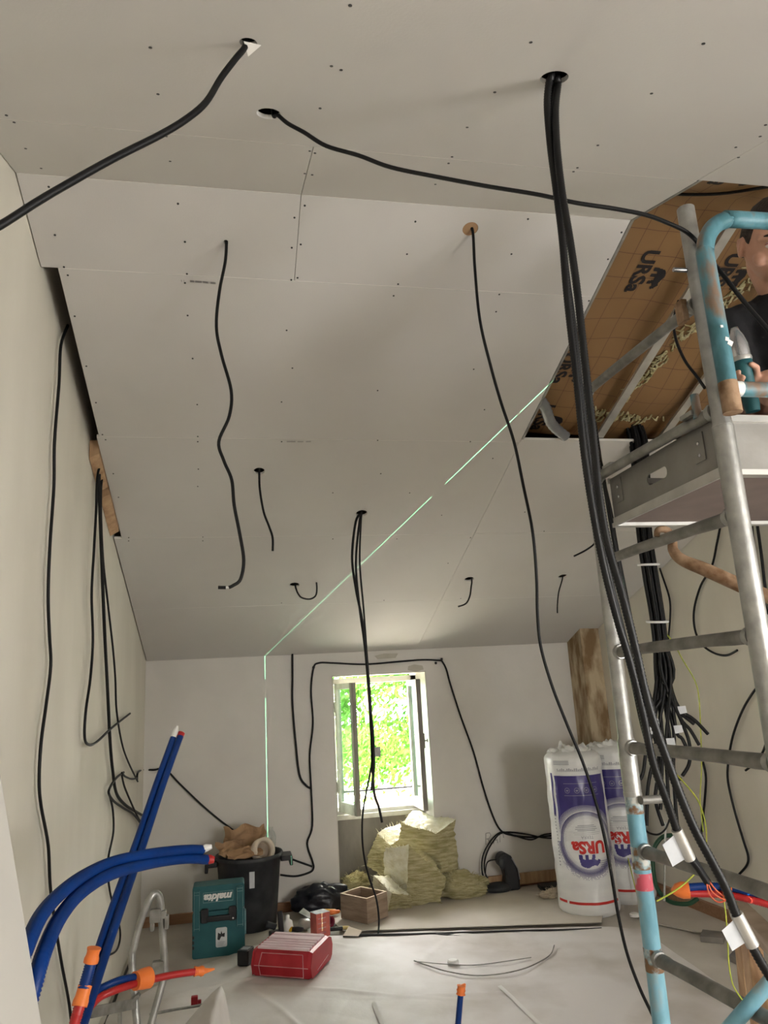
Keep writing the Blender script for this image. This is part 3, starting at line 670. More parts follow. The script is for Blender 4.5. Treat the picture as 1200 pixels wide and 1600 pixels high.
m.capsule([hp_(.055, .062, .032), hp_(.02, .085, .034), hp_(-.02, .085, .034), hp_(-.055, .062, .032)], [.010, .011, .011, .010], 8)   # brow
m.ball(hp_(0, .078, -.096), (.024, .02, .02), 10); m.ball(hp_(.045, .055, -.03), (.022, .02, .024), 10); m.ball(hp_(-.045, .055, -.03), (.022, .02, .024), 10)
m.capsule([hp_(.016, .087, -.060), hp_(-.016, .087, -.060)], .008, 8)
for s in (1, -1):
    m.ball(hp_(.079 * s, -.008, -.003), (.010, .021, .033), 12, R=RH @ rotz(-.45 * s)); m.capsule([hp_(.086 * s, -.018, .018), hp_(.084 * s, -.024, -.0), hp_(.08 * s, -.012, -.028)], [.006, .006, .006], 8)
m.capsule([hp_(0, -.02, -.06), W(-.05, 0, -.155), W(-.075, 0, -.21)], [.054, .055, .062], 14)
# torso
SH = [W(-.085, .160, -.225), W(-.085, -.185, -.225)]
m.capsule([W(-.09, .12, -.22), W(-.09, 0, -.205), W(-.09, -.12, -.22)], [.06, .065, .06], 12)
m.capsule([W(-.095, 0, -.24), W(-.11, 0, -.33), W(-.15, 0, -.43), W(-.185, 0, -.50)], [.115, .135, .13, .125], 16)
m.capsule([W(-.19, .08, -.50), W(-.19, -.08, -.50)], [.10, .10], 12)
# arms
HR_ = Vector((1.368, 1.655, 2.335)); EL = Vector((1.475, 1.80, 2.335))
m.capsule([SH[0], SH[0].lerp(EL, .5), EL], [.055, .048, .040], 12); m.capsule([EL, EL.lerp(HR_, .4), HR_ + Vector((.006, .03, -.012))], [.040, .038, .027], 12)
EL2 = W(-.06, -.30, -.42); HL = W(.12, -.14, -.46)
m.capsule([SH[1], SH[1].lerp(EL2, .5), EL2], [.055, .048, .040], 12); m.capsule([EL2, EL2.lerp(HL, .4), HL], [.040, .036, .027], 12)
# crossed legs
def leg(hip, knee, ank, toe):
    m.capsule([hip, hip.lerp(knee, .5), knee], [.088, .078, .060], 14); m.capsule([knee, knee.lerp(ank, .35), ank], [.058, .058, .038], 14); m.capsule([ank, toe], [.038, .028], 10)
KR = Vector((1.440, 1.66, 2.345)); KL = Vector((2.02, 1.80, 2.33))
leg(W(-.18, .10, -.50), KR, Vector((1.74, 1.62, 2.275)), Vector((1.86, 1.63, 2.262)))
leg(W(-.18, -.10, -.50), KL, Vector((1.66, 1.70, 2.27)), Vector((1.55, 1.72, 2.262)))
# right hand around the grip of the tool: palm, four curled fingers, thumb on the side
TD = Vector((-.09, -.05, 1)).normalized()                 # tool axis
GC = HR_ + Vector((-.008, -.012, .012))                    # centre of the grip
side = Vector((.55, .83, 0)).normalized(); sidn = Vector((-side.y, side.x, 0))
m.ball(GC + side * .026 + TD * .0, (.017, .035, .043), 12, R=rotz(atan2(side.y, side.x)))
for i, (dz, ln) in enumerate(((.030, 1.0), (.011, 1.1), (-.008, 1.05), (-.026, .88))):
    b0 = GC + TD * dz; P = []
    for k, a in enumerate((.35, 1.1, 1.85, 2.6)):
        a *= ln; P.append(b0 + (side * cos(a) + sidn * sin(a)) * .031 + TD * (.002 * k))
    m.capsule(P, [.0095, .009, .0085, .0075], 8)
P = [GC + side * .03 - sidn * .012 + TD * .01, GC + side * .014 - sidn * .030 + TD * .032, GC - side * .008 - sidn * .030 + TD * .046, GC - side * .024 - sidn * .018 + TD * .052]
m.capsule(P, [.013, .0115, .010, .008], 8)
# left hand resting in the lap
lf = (F2 * .6 + RT * .8).normalized(); ls_ = Vector((-lf.y, lf.x, 0))
m.ball(HL + lf * .045, (.045, .038, .016), 12, R=rotz(atan2(lf.y, lf.x)))
for i, o_ in enumerate((-.028, -.009, .010, .028)):
    l_ = (.066, .078, .074, .056)[i]; P = [HL + lf * .08 + ls_ * o_, HL + lf * (.08 + l_ * .5) + ls_ * o_ * 1.1 + Vector((0, 0, -.004)), HL + lf * (.08 + l_) + ls_ * o_ * 1.1 + Vector((0, 0, -.02))]
    m.capsule(P, [.009, .0085, .0075], 8)
m.capsule([HL + lf * .03 + ls_ * .035, HL + lf * .06 + ls_ * .06, HL + lf * .085 + ls_ * .068], [.012, .010, .008], 8)
bd = m.build('body', M_skin, pm)
r_ = bd.modifiers.new('one_skin', 'REMESH'); r_.mode = 'VOXEL'; r_.voxel_size = .0042; r_.use_smooth_shade = True
s_ = bd.modifiers.new('soft', 'SMOOTH'); s_.factor = .5; s_.iterations = 3
bake(bd)
# hair, eyebrows, eyes, lips
m = M()
def hairfn(p, u):
    q = headfn(p, u); z = q.z
    if u.y > .35 and z < .072: q = q * .86
    if z < -.035: q = q * .86
    if abs(u.x) > .72 and u.y > -.12 and z < .022: q = Vector((q.x * .9, q.y * .9, q.z))
    return q + q.normalized() * nz(p, 60, .0035)
m.ball(HC + Vector((0, 0, .008)), (.081, .102, .131), 36, R=RH, fn=hairfn); m.build('hair', M_hair, pm)
for s in (1, -1):
    m = M(); m.tube([hp_(.050 * s, .071, .036), hp_(.034 * s, .086, .042), hp_(.014 * s, .0945, .037)], [.0025, .0048, .004], 6, smooth=3); m.build('eyebrow', M_hair, pm)
    m = M(); m.ball(hp_(.031 * s, .079, .012), (.0145, .011, .0095), 12, R=RH); e = m.build('eye', M_eyew, pm)
    m = M(); m.ball(hp_(.031 * s, .0888, .012), (.0058, .003, .0058), 10, R=RH); m.build('iris', M_iris, e)
    m = M(); m.tube([hp_(.046 * s, .080, .014), hp_(.031 * s, .0905, .0215), hp_(.017 * s, .086, .014)], [.002, .0028, .002], 6, smooth=3); m.build('eyelid', M_ear, e)
m = M(); m.tube([hp_(.024, .086, -.062), hp_(.008, .0965, -.058), hp_(-.008, .0965, -.058), hp_(-.024, .086, -.062)], [.002, .0045, .0045, .002], 6, smooth=3)
m.tube([hp_(.021, .087, -.065), hp_(0, .0965, -.069), hp_(-.021, .087, -.065)], [.002, .005, .002], 6, smooth=3); m.build('lips', M_ear, pm)
# T-shirt
m = M()
m.capsule([W(-.09, .120, -.22), W(-.09, 0, -.198), W(-.09, -.145, -.22)], [.070, .070, .070], 14)
m.capsule([W(-.095, 0, -.235), W(-.11, 0, -.33), W(-.15, 0, -.43), W(-.185, 0, -.53)], [.125, .15, .148, .145], 18)
for S_, E_ in ((SH[0], EL), (SH[1], EL2)): m.capsule([S_, S_.lerp(E_, .35), S_.lerp(E_, .72)], [.064, .060, .058], 14)
m.tube([W(-.055, 0, -.155) + Vector((cos(a) * .064, sin(a) * .064, .012 * sin(a + 2.0))) for a in [2 * pi * i / 20 for i in range(21)]], .010, 8)
ts = m.build('t_shirt', M_shirt, pm); r_ = ts.modifiers.new('one', 'REMESH'); r_.mode = 'VOXEL'; r_.voxel_size = .008; r_.use_smooth_shade = True
s_ = ts.modifiers.new('soft', 'SMOOTH'); s_.factor = .5; s_.iterations = 4; bake(ts)
m = M()
m.capsule([W(-.19, .09, -.49), W(-.19, -.09, -.49)], [.125, .125], 14)
for hp2, kn in ((W(-.18, .10, -.50), KR), (W(-.18, -.10, -.50), KL)): m.capsule([hp2, hp2.lerp(kn, .35), hp2.lerp(kn, .62)], [.105, .097, .086], 14)
sh = m.build('shorts', M_short, pm); r_ = sh.modifiers.new('one', 'REMESH'); r_.mode = 'VOXEL'; r_.voxel_size = .008; r_.use_smooth_shade = True
s_ = sh.modifiers.new('soft', 'SMOOTH'); s_.factor = .5; s_.iterations = 4; bake(sh)
# the tool in his hand
tl = thing('impact_driver', tuple(GC - TD * .06), 'teal power tool with a silver nose held upright by the seated man', 'power tool')
RZ = TD.to_track_quat('Z', 'Y').to_matrix()
m = M(); m.lathe([(.018, -.07), (.0205, -.05), (.0205, .04), (.026, .05), (.026, .072), (.02, .076)], GC, 18, R=RZ); m.build('housing', M_teal, tl)
m = M(); m.lathe([(.0245, .074), (.026, .085), (.0255, .118), (.02, .142), (.013, .158), (.0095, .17), (.0, .172)], GC, 18, R=RZ); m.build('nose', M_steel, tl)
m = M(); m.lathe([(.0265, .072), (.0275, .078), (.0265, .084)], GC, 18, R=RZ); m.build('collar', M_alub, tl)

# ------------------------------------------------------------ cables
def cable(P, r, label, name='cable', mats=M_blk, group=None, n=8, smooth=6, parent=None, rib=None, cat='cable'):
    q = M(); q.tube(P, r, n, smooth=smooth, rib=rib)
    if parent is not None: return q.build(name, mats, parent)
    o = q.build(name, mats); tag(o, label, cat, group); return o
def label_tag(par, p, d, wv, w_=.03, h=.045):
    # folded paper flag glued around a cable at p: d along the cable, wv away from it
    q = M(); p = Vector(p); d = Vector(d).normalized() * h / 2; wv = Vector(wv); wv = wv - d * (wv.dot(d) / d.length_squared); wv = wv.normalized() * w_; n_ = d.cross(wv).normalized() * .0006
    P = [p - d - n_, p + wv - d * .85 - n_, p + wv + d * .9 - n_, p + d - n_, p - d + n_, p + wv - d * .85 + n_, p + wv + d * .9 + n_, p + d + n_]
    q.hexa(P); return q.build('label_tag', M_tag, par)
H2 = (0.037,1.396,3.036)
cable([(H2[0], H2[1] + .0, H2[2] + .05)] + [(0.031,1.4,3.032),(0.008,1.385,2.977),(-0.023,1.37,2.908),(-0.054,1.355,2.828),(-0.094,1.34,2.767),(-0.142,1.325,2.712),(-0.2,1.31,2.656),(-0.244,1.295,2.609),(-0.296,1.28,2.553),(-0.345,1.265,2.498),(-0.401,1.25,2.433),(-0.454,1.235,2.378),(-0.512,1.22,2.31)], .0072, 'thick black cable from the torn ceiling hole, running down past the left edge', smooth=5)
m = M(); a, b_, c_ = (0.027,1.388,3.033), (0.065,1.393,3.035), (0.037,1.417,3.043)
m.add([Vector(a) + Vector((0, 0, -.002)), Vector(b_) + Vector((0, 0, -.004)), Vector(c_) + Vector((0, -.0, -.022)), Vector(a) + Vector((0, 0, -.004)), Vector(b_) + Vector((0, 0, -.006)), Vector(c_) + Vector((0, 0, -.024))], [(0, 1, 2), (5, 4, 3), (0, 3, 4, 1), (1, 4, 5, 2), (2, 5, 3, 0)])
tag(m.build('torn_paper_flap', M_boardcore), 'small white triangle of torn board paper beside the ceiling hole at upper left', 'paper')
cable([(.108, 1.735, 3.19), (.112, 1.735, 3.15)] + [(0.122,1.72,3.14),(0.147,1.7,3.099),(0.188,1.68,3.058),(0.243,1.66,3.005),(0.324,1.64,2.968),(0.403,1.62,2.924),(0.512,1.59,2.883),(0.637,1.56,2.843),(0.76,1.53,2.807),(0.852,1.51,2.776),(0.951,1.5,2.76),(1.031,1.49,2.741),(1.087,1.485,2.718),(1.134,1.486,2.698),(1.175,1.5,2.676)] + [(1.201,1.5,2.633),(1.204,1.46,2.552),(1.229,1.44,2.474),(1.26,1.42,2.396),(1.295,1.4,2.304)], .0056, 'black cable from a round hole, strung across the ceiling to the seated man')
# three corrugated conduits from one hole
g3 = 'corrugated conduits from the upper right ceiling hole'
top = [(.774, 1.396, 3.12), (.774, 1.396, 3.04)]
c1 = cable([(.765, 1.39, 3.12), (.765, 1.392, 3.04)] + [(0.761,1.4,3.027),(0.754,1.411,2.967),(0.755,1.422,2.858),(0.762,1.434,2.76),(0.768,1.445,2.629),(0.769,1.456,2.517),(0.773,1.468,2.423),(0.778,1.479,2.267),(0.78,1.49,2.115),(0.789,1.501,1.982),(0.804,1.512,1.853),(0.828,1.524,1.725),(0.85,1.535,1.641),(0.871,1.546,1.531),(0.887,1.558,1.422),(0.912,1.569,1.346),(0.935,1.58,1.274)], .0095, 'left black corrugated conduit from the ceiling hole, ending in a silver sleeve', 'conduit', M_cond, g3, smooth=5, rib=.007, cat='conduit')
P = [(0.933,1.578,1.277),(0.963,1.59,1.213)]
q = M(); q.tube(P, .0122, 12); q.build('silver_sleeve', M_alub, c1); label_tag(c1, Vector(P[0]).lerp(Vector(P[1]), .5), Vector(P[1]) - Vector(P[0]), (-1, 0, -.35), .045, .06)
q = M(); q.tube([(0.96,1.59,1.218),(0.981,1.595,1.192),(1.002,1.6,1.159)], .007, 8); q.build('inner_cable', M_blk, c1)
for k, o_ in enumerate((0, 4, 8)):
    q = M(); q.tube([(1.001,1.6,1.166),(1.005,1.593,1.144),(1.017,1.587,1.132),(1.03,1.58,1.125)] if k == 0 else ([(1.001,1.6,1.166),(0.994,1.587,1.142),(1.004,1.573,1.127),(1.024,1.56,1.135)] if k == 1 else [(1.004,1.6,1.166),(1.015,1.593,1.146),(1.027,1.587,1.134),(1.029,1.58,1.138)]), .0018, 6, smooth=4); q.build('wire_end', M_orw, c1)
c2 = cable([(.783, 1.40, 3.12), (.783, 1.40, 3.04)] + [(0.787,1.405,3.031),(0.772,1.406,2.955),(0.763,1.406,2.845),(0.762,1.407,2.722),(0.767,1.408,2.603),(0.769,1.408,2.488),(0.768,1.409,2.376),(0.766,1.41,2.236),(0.764,1.41,2.102),(0.761,1.411,1.987),(0.767,1.412,1.876),(0.785,1.412,1.768),(0.799,1.413,1.663),(0.808,1.413,1.573),(0.819,1.414,1.51),(0.835,1.415,1.448),(0.854,1.415,1.375),(0.876,1.416,1.308),(0.903,1.417,1.248),(0.926,1.417,1.194),(0.939,1.418,1.15),(0.957,1.419,1.107),(0.978,1.419,1.06),(1.014,1.42,0.995)], .0095, 'right black corrugated conduit from the ceiling hole, running down to the lower right corner', 'conduit', M_cond, g3, smooth=5, rib=.007, cat='conduit')
P = [(0.941,1.42,1.149),(0.966,1.42,1.091)]
q = M(); q.tube([Vector(p) for p in P], .0126, 12); q.build('silver_sleeve', M_alub, c2); label_tag(c2, Vector(P[0]).lerp(Vector(P[1]), .45), Vector(P[1]) - Vector(P[0]), (-1, 0, -.55), .043, .046)
cable([(.78, 1.41, 3.12), (.776, 1.412, 3.04)] + [(0.783,1.42,3.037),(0.776,1.437,2.965),(0.777,1.453,2.849),(0.786,1.47,2.718),(0.789,1.487,2.571),(0.799,1.503,2.41),(0.805,1.52,2.286),(0.814,1.537,2.131),(0.826,1.553,1.98),(0.841,1.57,1.877),(0.859,1.587,1.789),(0.881,1.603,1.687),(0.902,1.62,1.6),(0.921,1.637,1.498),(0.946,1.653,1.397),(0.975,1.67,1.309),(1.001,1.687,1.249),(1.042,1.703,1.18),(1.084,1.72,1.118)], .0085, 'black cable hanging between the two corrugated conduits', 'cable', M_blk, g3, smooth=5)
# loose cables hanging from the sloped ceiling
H4 = (-0.026,2.518,3.269)
c4 = cable([(H4[0], H4[1], H4[2] + .04)] + [(-0.024,2.518,3.264),(-0.029,2.517,3.182),(-0.05,2.516,3.061),(-0.061,2.514,2.918),(-0.043,2.513,2.805),(-0.01,2.512,2.67),(-0.017,2.511,2.572),(-0.053,2.51,2.477),(-0.036,2.508,2.406),(-0.01,2.507,2.337),(-0.002,2.506,2.246),(0.016,2.505,2.144),(0.028,2.504,2.056),(0.017,2.502,1.991),(-0.008,2.501,1.97),(-0.022,2.5,1.964)], .0058, 'long wavy black cable hanging from the small hole at upper left of the slope', smooth=6)
q = M(); q.tube([(-0.02,2.5,1.964),(-0.031,2.5,1.964)], .0035, 8); q.build('bare_end', M_white, c4)
q = M(); q.tube([(-0.031,2.5,1.964),(-0.056,2.5,1.965)], .0058, 8); q.build('cut_sleeve', M_blk, c4)
cable([(.896, 2.396, 3.37), (.898, 2.396, 3.33)] + [(0.905,2.396,3.289),(0.901,2.4,3.143),(0.902,2.4,2.929),(0.934,2.42,2.758),(0.97,2.44,2.615),(1.013,2.46,2.472),(1.049,2.5,2.312),(1.075,2.52,2.146),(1.085,2.55,1.984),(1.078,2.56,1.844),(1.082,2.57,1.73),(1.113,2.58,1.593),(1.163,2.6,1.456),(1.208,2.6,1.322),(1.24,2.6,1.19),(1.259,2.6,1.062),(1.269,2.6,0.938),(1.286,2.62,0.81),(1.312,2.64,0.682),(1.354,2.66,0.563),(1.403,2.68,0.458),(1.451,2.7,0.332)], .0058, 'longest black cable, hanging from the brown rimmed ceiling hole down past the floor front')
m = M(); sl = rx(math.atan(-SL)); m.lathe([(.0305, .003), (.0305, .012)], (0.896,2.396,3.311), 20, R=sl, sm=False)
tag(m.build('hole_backing', M_card), 'brown card behind the round hole of the longest hanging cable', 'card')
cable([(.13, 3.887, 2.85)] + [(0.13,3.887,2.779),(0.132,3.884,2.688),(0.15,3.88,2.564),(0.176,3.877,2.486),(0.194,3.873,2.422),(0.193,3.87,2.35)], .006, 'short black cable below the ceiling hole left of the middle bundle')
# middle bundle
g7 = 'bundle of cables hanging in front of the window'
d7 = 'one of the black cables in the bundle hanging from the ceiling before the window'
u7 = [(.749, 4.289, 2.72), (.75, 4.289, 2.66)]
m1 = cable(u7 + [(0.711,4.289,2.602),(0.678,4.284,2.387),(0.691,4.279,2.196),(0.719,4.274,2.008),(0.736,4.27,1.752),(0.739,4.265,1.539),(0.748,4.26,1.366),(0.742,4.255,1.197),(0.721,4.25,1.082)], .0075, 'middle bundle cable with a grey clip hanging before the window', group=g7)
cl = M(); P = [(0.757,4.25,1.307),(0.776,4.25,1.255)]; cl.box(Vector(P[0]).lerp(Vector(P[1]), .5), (.032, .012, .05)); cl.build('label_tag', M_galvd, m1)
cable(u7 + [(0.734,4.289,2.602),(0.699,4.286,2.349),(0.709,4.283,2.083),(0.728,4.279,1.861),(0.737,4.276,1.61),(0.739,4.273,1.366),(0.737,4.27,1.196),(0.74,4.266,1.062),(0.761,4.263,0.988),(0.774,4.26,0.912)], .0068, 'middle bundle cable with the lowest loose end, stopping at the window sill', group=g7)
cable(u7 + [(0.742,4.289,2.601),(0.731,4.336,2.357),(0.749,4.383,2.094),(0.765,4.43,1.795),(0.782,4.477,1.499),(0.785,4.524,1.243),(0.753,4.571,1.062),(0.727,4.618,0.917),(0.724,4.665,0.769),(0.741,4.712,0.636),(0.774,4.759,0.518),(0.815,4.806,0.398),(0.833,4.853,0.28),(0.833,4.9,0.187)], .0058, 'thin middle bundle cable reaching down to the floor by the wooden box', group=g7)
cable([(.401, 5.147, 2.40)] + [(0.41,5.147,2.337),(0.426,5.142,2.291),(0.451,5.138,2.263),(0.504,5.134,2.252),(0.544,5.129,2.273),(0.554,5.124,2.321),(0.551,5.12,2.378)], .006, 'short hook shaped cable end below the ceiling at left of the middle bundle')
cable([(1.662, 5.129, 2.41)] + [(1.681,5.129,2.356),(1.669,5.122,2.299),(1.651,5.114,2.234),(1.616,5.107,2.183),(1.555,5.1,2.162)], .0055, 'short curled cable end below the ceiling at right of the middle bundle')
cable([(2.387, 5.127, 2.41)] + [(2.386,5.127,2.352),(2.341,5.121,2.248),(2.317,5.116,2.153),(2.307,5.11,2.092)], .005, 'short straight cable end below the ceiling, rightmost of the short ends')
HS = (2.455,4.696,2.511)
cable([(HS[0], HS[1], HS[2] + .04)] + [(2.324,4.46,2.474),(2.254,4.45,2.431),(2.163,4.44,2.392)], .006, 'short cable stub below the ceiling just left of the scaffold post')
# back wall cables
yb = YB - .016
gB = 'cables pinned to the back wall'
cable([(0.463, yb, 2.0)] + [(0.462,6.317,1.959),(0.457,6.317,1.751),(0.452,6.317,1.546),(0.47,6.317,1.243),(0.494,6.317,0.995),(0.543,6.317,0.909),(0.584,6.317,0.882)], .0085, 'shorter cable hanging down the back wall left of the window', group=gB)
cable([(1.74,6.317,1.838),(1.57,6.317,1.851),(1.345,6.317,1.845),(1.067,6.317,1.837),(0.796,6.317,1.86),(0.678,6.317,1.865),(0.634,6.317,1.825),(0.607,6.317,1.64),(0.615,6.317,1.384),(0.581,6.317,1.137),(0.584,6.317,0.891),(0.585,6.317,0.603),(0.541,6.317,0.475),(0.577,6.317,0.346),(0.585,6.317,0.294),(0.554,6.317,0.264),(0.444,6.317,0.247),(0.326,6.317,0.268)], .0075, 'cable looped over the window and down the back wall on its left', group=gB)
cable([(-0.679,5.684,1.104),(-0.679,5.712,1.143)] + [(-0.718,6.313,1.116),(-0.633,6.313,1.11),(-0.546,6.313,1.109),(-0.439,6.313,0.997),(-0.245,6.313,0.804),(-0.051,6.313,0.639),(0.143,6.313,0.511),(0.388,6.313,0.387),(0.575,6.313,0.305)], .0075, 'cable drooping diagonally across the back wall above the black bin', group=gB)
cable([(1.74,6.317,1.838),(1.775,6.317,1.766),(1.804,6.317,1.63),(1.874,6.317,1.361),(1.962,6.317,1.068),(2.022,6.317,0.783),(2.085,6.317,0.552),(2.146,6.317,0.432),(2.237,6.317,0.39),(2.403,6.317,0.36),(2.574,6.317,0.356),(2.688,6.317,0.351),(2.803,6.317,0.346)], .0075, 'cable running down the back wall right of the window to the insulation rolls', group=gB)
cable([(2.687,6.31,0.372),(2.515,6.31,0.372),(2.398,6.31,0.342),(2.262,6.31,0.384),(2.148,6.31,0.423),(2.051,6.3,0.374),(1.967,6.29,0.271),(1.942,6.28,0.155),(1.965,6.26,0.062),(2.002,6.25,0.032)], .006, 'left strand of the cable loop behind the black upright tool', group=gB)
cable([(2.709,6.32,0.324),(2.516,6.32,0.345),(2.351,6.32,0.389),(2.162,6.32,0.416),(2.063,6.31,0.352),(1.99,6.3,0.253),(1.967,6.29,0.151),(1.995,6.27,0.062)], .006, 'right strand of the cable loop behind the black upright tool', group=gB)
m = M()
for p in [(1.742,6.321,1.849),(1.688,6.321,1.819),(0.635,6.321,1.831)]: m.ball(p, .012, 8)
tag(m.build('cable_clip', M_black), 'black cable clips on the wall at the window top corners', 'cable clip')
# left wall cables
gL = 'cables along the left wall'
cable([(XL + .03, 3.02, 3.16)] + [(-0.689,2.962,3.039),(-0.689,2.964,2.872),(-0.689,2.941,2.62),(-0.689,2.968,2.445),(-0.689,2.955,2.214),(-0.689,2.967,2.021),(-0.689,3.017,1.882),(-0.689,3.063,1.766),(-0.689,3.024,1.625),(-0.689,2.977,1.491),(-0.689,2.978,1.36),(-0.689,3.026,1.269),(-0.689,3.163,1.117),(-0.689,3.224,0.972),(-0.689,3.315,0.841),(-0.689,3.478,0.638),(-0.689,3.681,0.41),(-0.689,3.796,0.225)], .0062, 'front black cable running the full height of the left wall', group=gL)
cable([(XL + .04, 3.99, 2.90)] + [(-0.679,3.813,2.76),(-0.679,3.802,2.55),(-0.679,3.78,2.319),(-0.679,3.769,2.129),(-0.679,3.845,1.921),(-0.679,3.817,1.739),(-0.679,3.737,1.592),(-0.679,3.73,1.48),(-0.679,3.816,1.439),(-0.679,4.032,1.436),(-0.679,4.517,1.49),(-0.679,5.238,1.554)], .0065, 'left wall cable ending in an upturned hook', group=gL)
cable([(XL + .035, 4.0, 2.90)] + [(-0.684,3.876,2.779),(-0.684,3.935,2.583),(-0.684,4.044,2.334),(-0.684,4.188,2.015),(-0.684,4.358,1.686),(-0.684,4.499,1.412),(-0.684,4.621,1.251),(-0.684,4.789,1.113),(-0.684,5.178,1.001),(-0.684,5.696,0.894),(-0.684,6.33,0.763),(-0.684,7.243,0.545)], .009, 'thick left wall cable ending in the loops near the corner', group=gL)
cable([(XL + .04, 4.02, 2.90)] + [(-0.679,3.916,2.715),(-0.679,4.019,2.397),(-0.679,4.23,2.157),(-0.679,4.451,1.932),(-0.679,4.578,1.76),(-0.679,4.662,1.581),(-0.679,4.901,1.391),(-0.679,5.205,1.258),(-0.679,5.723,1.087)], .0058, 'left wall cable nearest the corner, with a diagonal tail', group=gL)
cable([(-0.679,5.017,1.209),(-0.679,4.737,1.205),(-0.679,4.514,1.176),(-0.679,4.477,1.147),(-0.679,4.667,1.085),(-0.679,5.03,1.004),(-0.679,5.521,0.901),(-0.679,6.045,0.75),(-0.679,6.306,0.648),(-0.679,6.406,0.567)], .007, 'curled cable loop on the left wall near the corner', group=gL)
cable([(-0.674,5.641,1.116),(-0.674,5.341,1.14),(-0.674,5.04,1.184),(-0.674,4.9,1.215),(-0.674,5.023,1.13),(-0.674,5.304,1.015),(-0.674,5.614,0.896),(-0.674,5.918,0.795),(-0.674,6.426,0.688),(-0.674,7.137,0.56)], .006, 'second curled cable loop on the left wall, nearer the corner', group=gL)
cable([(-0.689,4.543,1.141),(-0.689,4.697,1.038),(-0.689,4.745,0.912),(-0.689,4.608,0.819),(-0.689,4.581,0.744),(-0.689,4.694,0.607),(-0.689,4.906,0.458),(-0.689,5.106,0.322),(-0.689,5.12,0.249),(-0.689,4.975,0.237),(-0.689,4.67,0.303)], .006, 'lower left wall cable bowing out just above the floor', group=gL)
cable([(XL + .03, y, .008) for y in (3.6, 4.0, 4.5, 4.9, 5.3, 5.6)], .008, 'black cable lying on the floor along the left wall', group=gL)
# cable bundle through the ceiling at the right, fanning out into loose ends
gR = 'cables of the big bundle hanging behind the scaffold'
tails = [[(2.246,3.62,1.442),(2.327,3.62,1.373),(2.392,3.62,1.299)], [(2.224,3.6,1.427),(2.262,3.6,1.393),(2.307,3.6,1.355)], [(2.233,3.6,1.395),(2.281,3.6,1.328),(2.319,3.6,1.251)], [(2.187,3.6,1.334),(2.162,3.6,1.18),(2.145,3.6,1.029),(2.136,3.6,0.886)], [(2.161,3.6,1.305),(2.15,3.6,1.15),(2.178,3.6,1.103),(2.191,3.6,1.095)], [(2.11,3.58,1.309),(2.083,3.58,1.157),(2.06,3.58,1.038),(2.045,3.58,0.965)], [(2.073,3.6,1.341),(2.024,3.6,1.251),(1.991,3.6,1.147),(1.968,3.6,1.109)], [(2.037,3.56,1.376),(2.011,3.56,1.409),(2.003,3.56,1.456),(2.046,3.56,1.501)], [(2.099,3.6,1.277),(2.068,3.6,1.126),(2.036,3.6,1.007),(2.059,3.6,0.887)], [(2.252,3.6,1.33),(2.265,3.6,1.235),(2.245,3.6,1.159),(2.201,3.6,1.11)], [(2.09,3.6,1.309),(2.05,3.6,1.188),(2.004,3.6,1.07),(1.97,3.6,0.894)], [(2.135,3.6,1.275),(2.117,3.6,1.122),(2.108,3.6,0.972),(2.123,3.6,0.852)], [(2.202,3.6,1.333),(2.23,3.6,1.285),(2.264,3.6,1.189)], [(2.069,3.6,1.404),(2.076,3.6,1.31),(2.09,3.6,1.216)]]
names = ['stretched furthest to the right', 'with a short tail to the upper right', 'with a tail bent to the right', 'hanging straight with a labelled end', 'with a short hooked end', 'ending in a bare copper tip', 'pulled left behind the conduits', 'folded back upward', 'reaching down to the low loops', 'forming a wide right loop', 'hanging furthest left and low', 'reaching lowest of all', 'ending beside the green wire', 'with a short end behind the labels']
for i, tl_ in enumerate(tails):
    a = 2 * pi * i / 14; rr = .040 if i % 2 else .022; ox, oy = cos(a) * rr, sin(a) * rr
    trunk = [(x + ox * k, y + oy * k, z) for (x, y, z), k in zip([(2.203,3.62,3.027),(2.229,3.617,2.892),(2.209,3.614,2.629),(2.184,3.611,2.374),(2.184,3.609,2.127),(2.188,3.606,1.921),(2.182,3.603,1.754),(2.177,3.6,1.59)], (1, 1.1, 1, .85, .85, .8, .8, 1.1))]
    if i: trunk[0] = (trunk[0][0], trunk[0][1] - .0, trunk[0][2])
    cb = cable(trunk + tl_, .0092, 'black cable of the big hanging bundle, ' + names[i], group=gR, n=7, smooth=4)
    if i in (3, 6, 7, 11, 1):
        p = Vector(tl_[0]); label_tag(cb, p + Vector((0, -.01, 0)), (.1, 0, -1), (1 if i % 2 else -1, -.2, .15), .042, .04)
for z_, px in ((890, 0), (968, 1)):
    c_ = Vector((2.183,3.61,2.19) if not px else (2.185,3.605,1.884)); q = M(); q.tube([c_ + Vector((cos(a) * .052, sin(a) * .052, .008 * sin(a))) for a in [2 * pi * k / 20 for k in range(21)]], .007, 6)
    tag(q.build('cable_tie', M_tie), 'upper white tie around the big cable bundle' if not px else 'lower white tie around the big cable bundle', 'cable tie', 'white ties on the big bundle')
cable([(1.877,3.545,2.992), (1.886,3.549,2.93)] + [(1.798,3.3,2.742),(1.59,2.9,2.544),(1.596,2.9,2.426),(1.603,2.9,2.252),(1.624,2.92,2.086),(1.655,2.95,1.895),(1.665,2.95,1.758),(1.704,3.0,1.624),(1.728,3.0,1.543),(1.746,3.0,1.462)], .009, 'thick black cable just right of the conduits, behind the rungs', group='cables right of the conduits')
cable([(1.864,3.4,2.918)] + [(1.76,3.2,2.576),(1.777,3.2,2.383),(1.785,3.2,2.194),(1.807,3.2,1.89),(1.814,3.2,1.713),(1.823,3.2,1.597),(1.811,3.2,1.456)], .007, 'thinner black cable just right of the conduits, behind the rungs', group='cables right of the conduits')
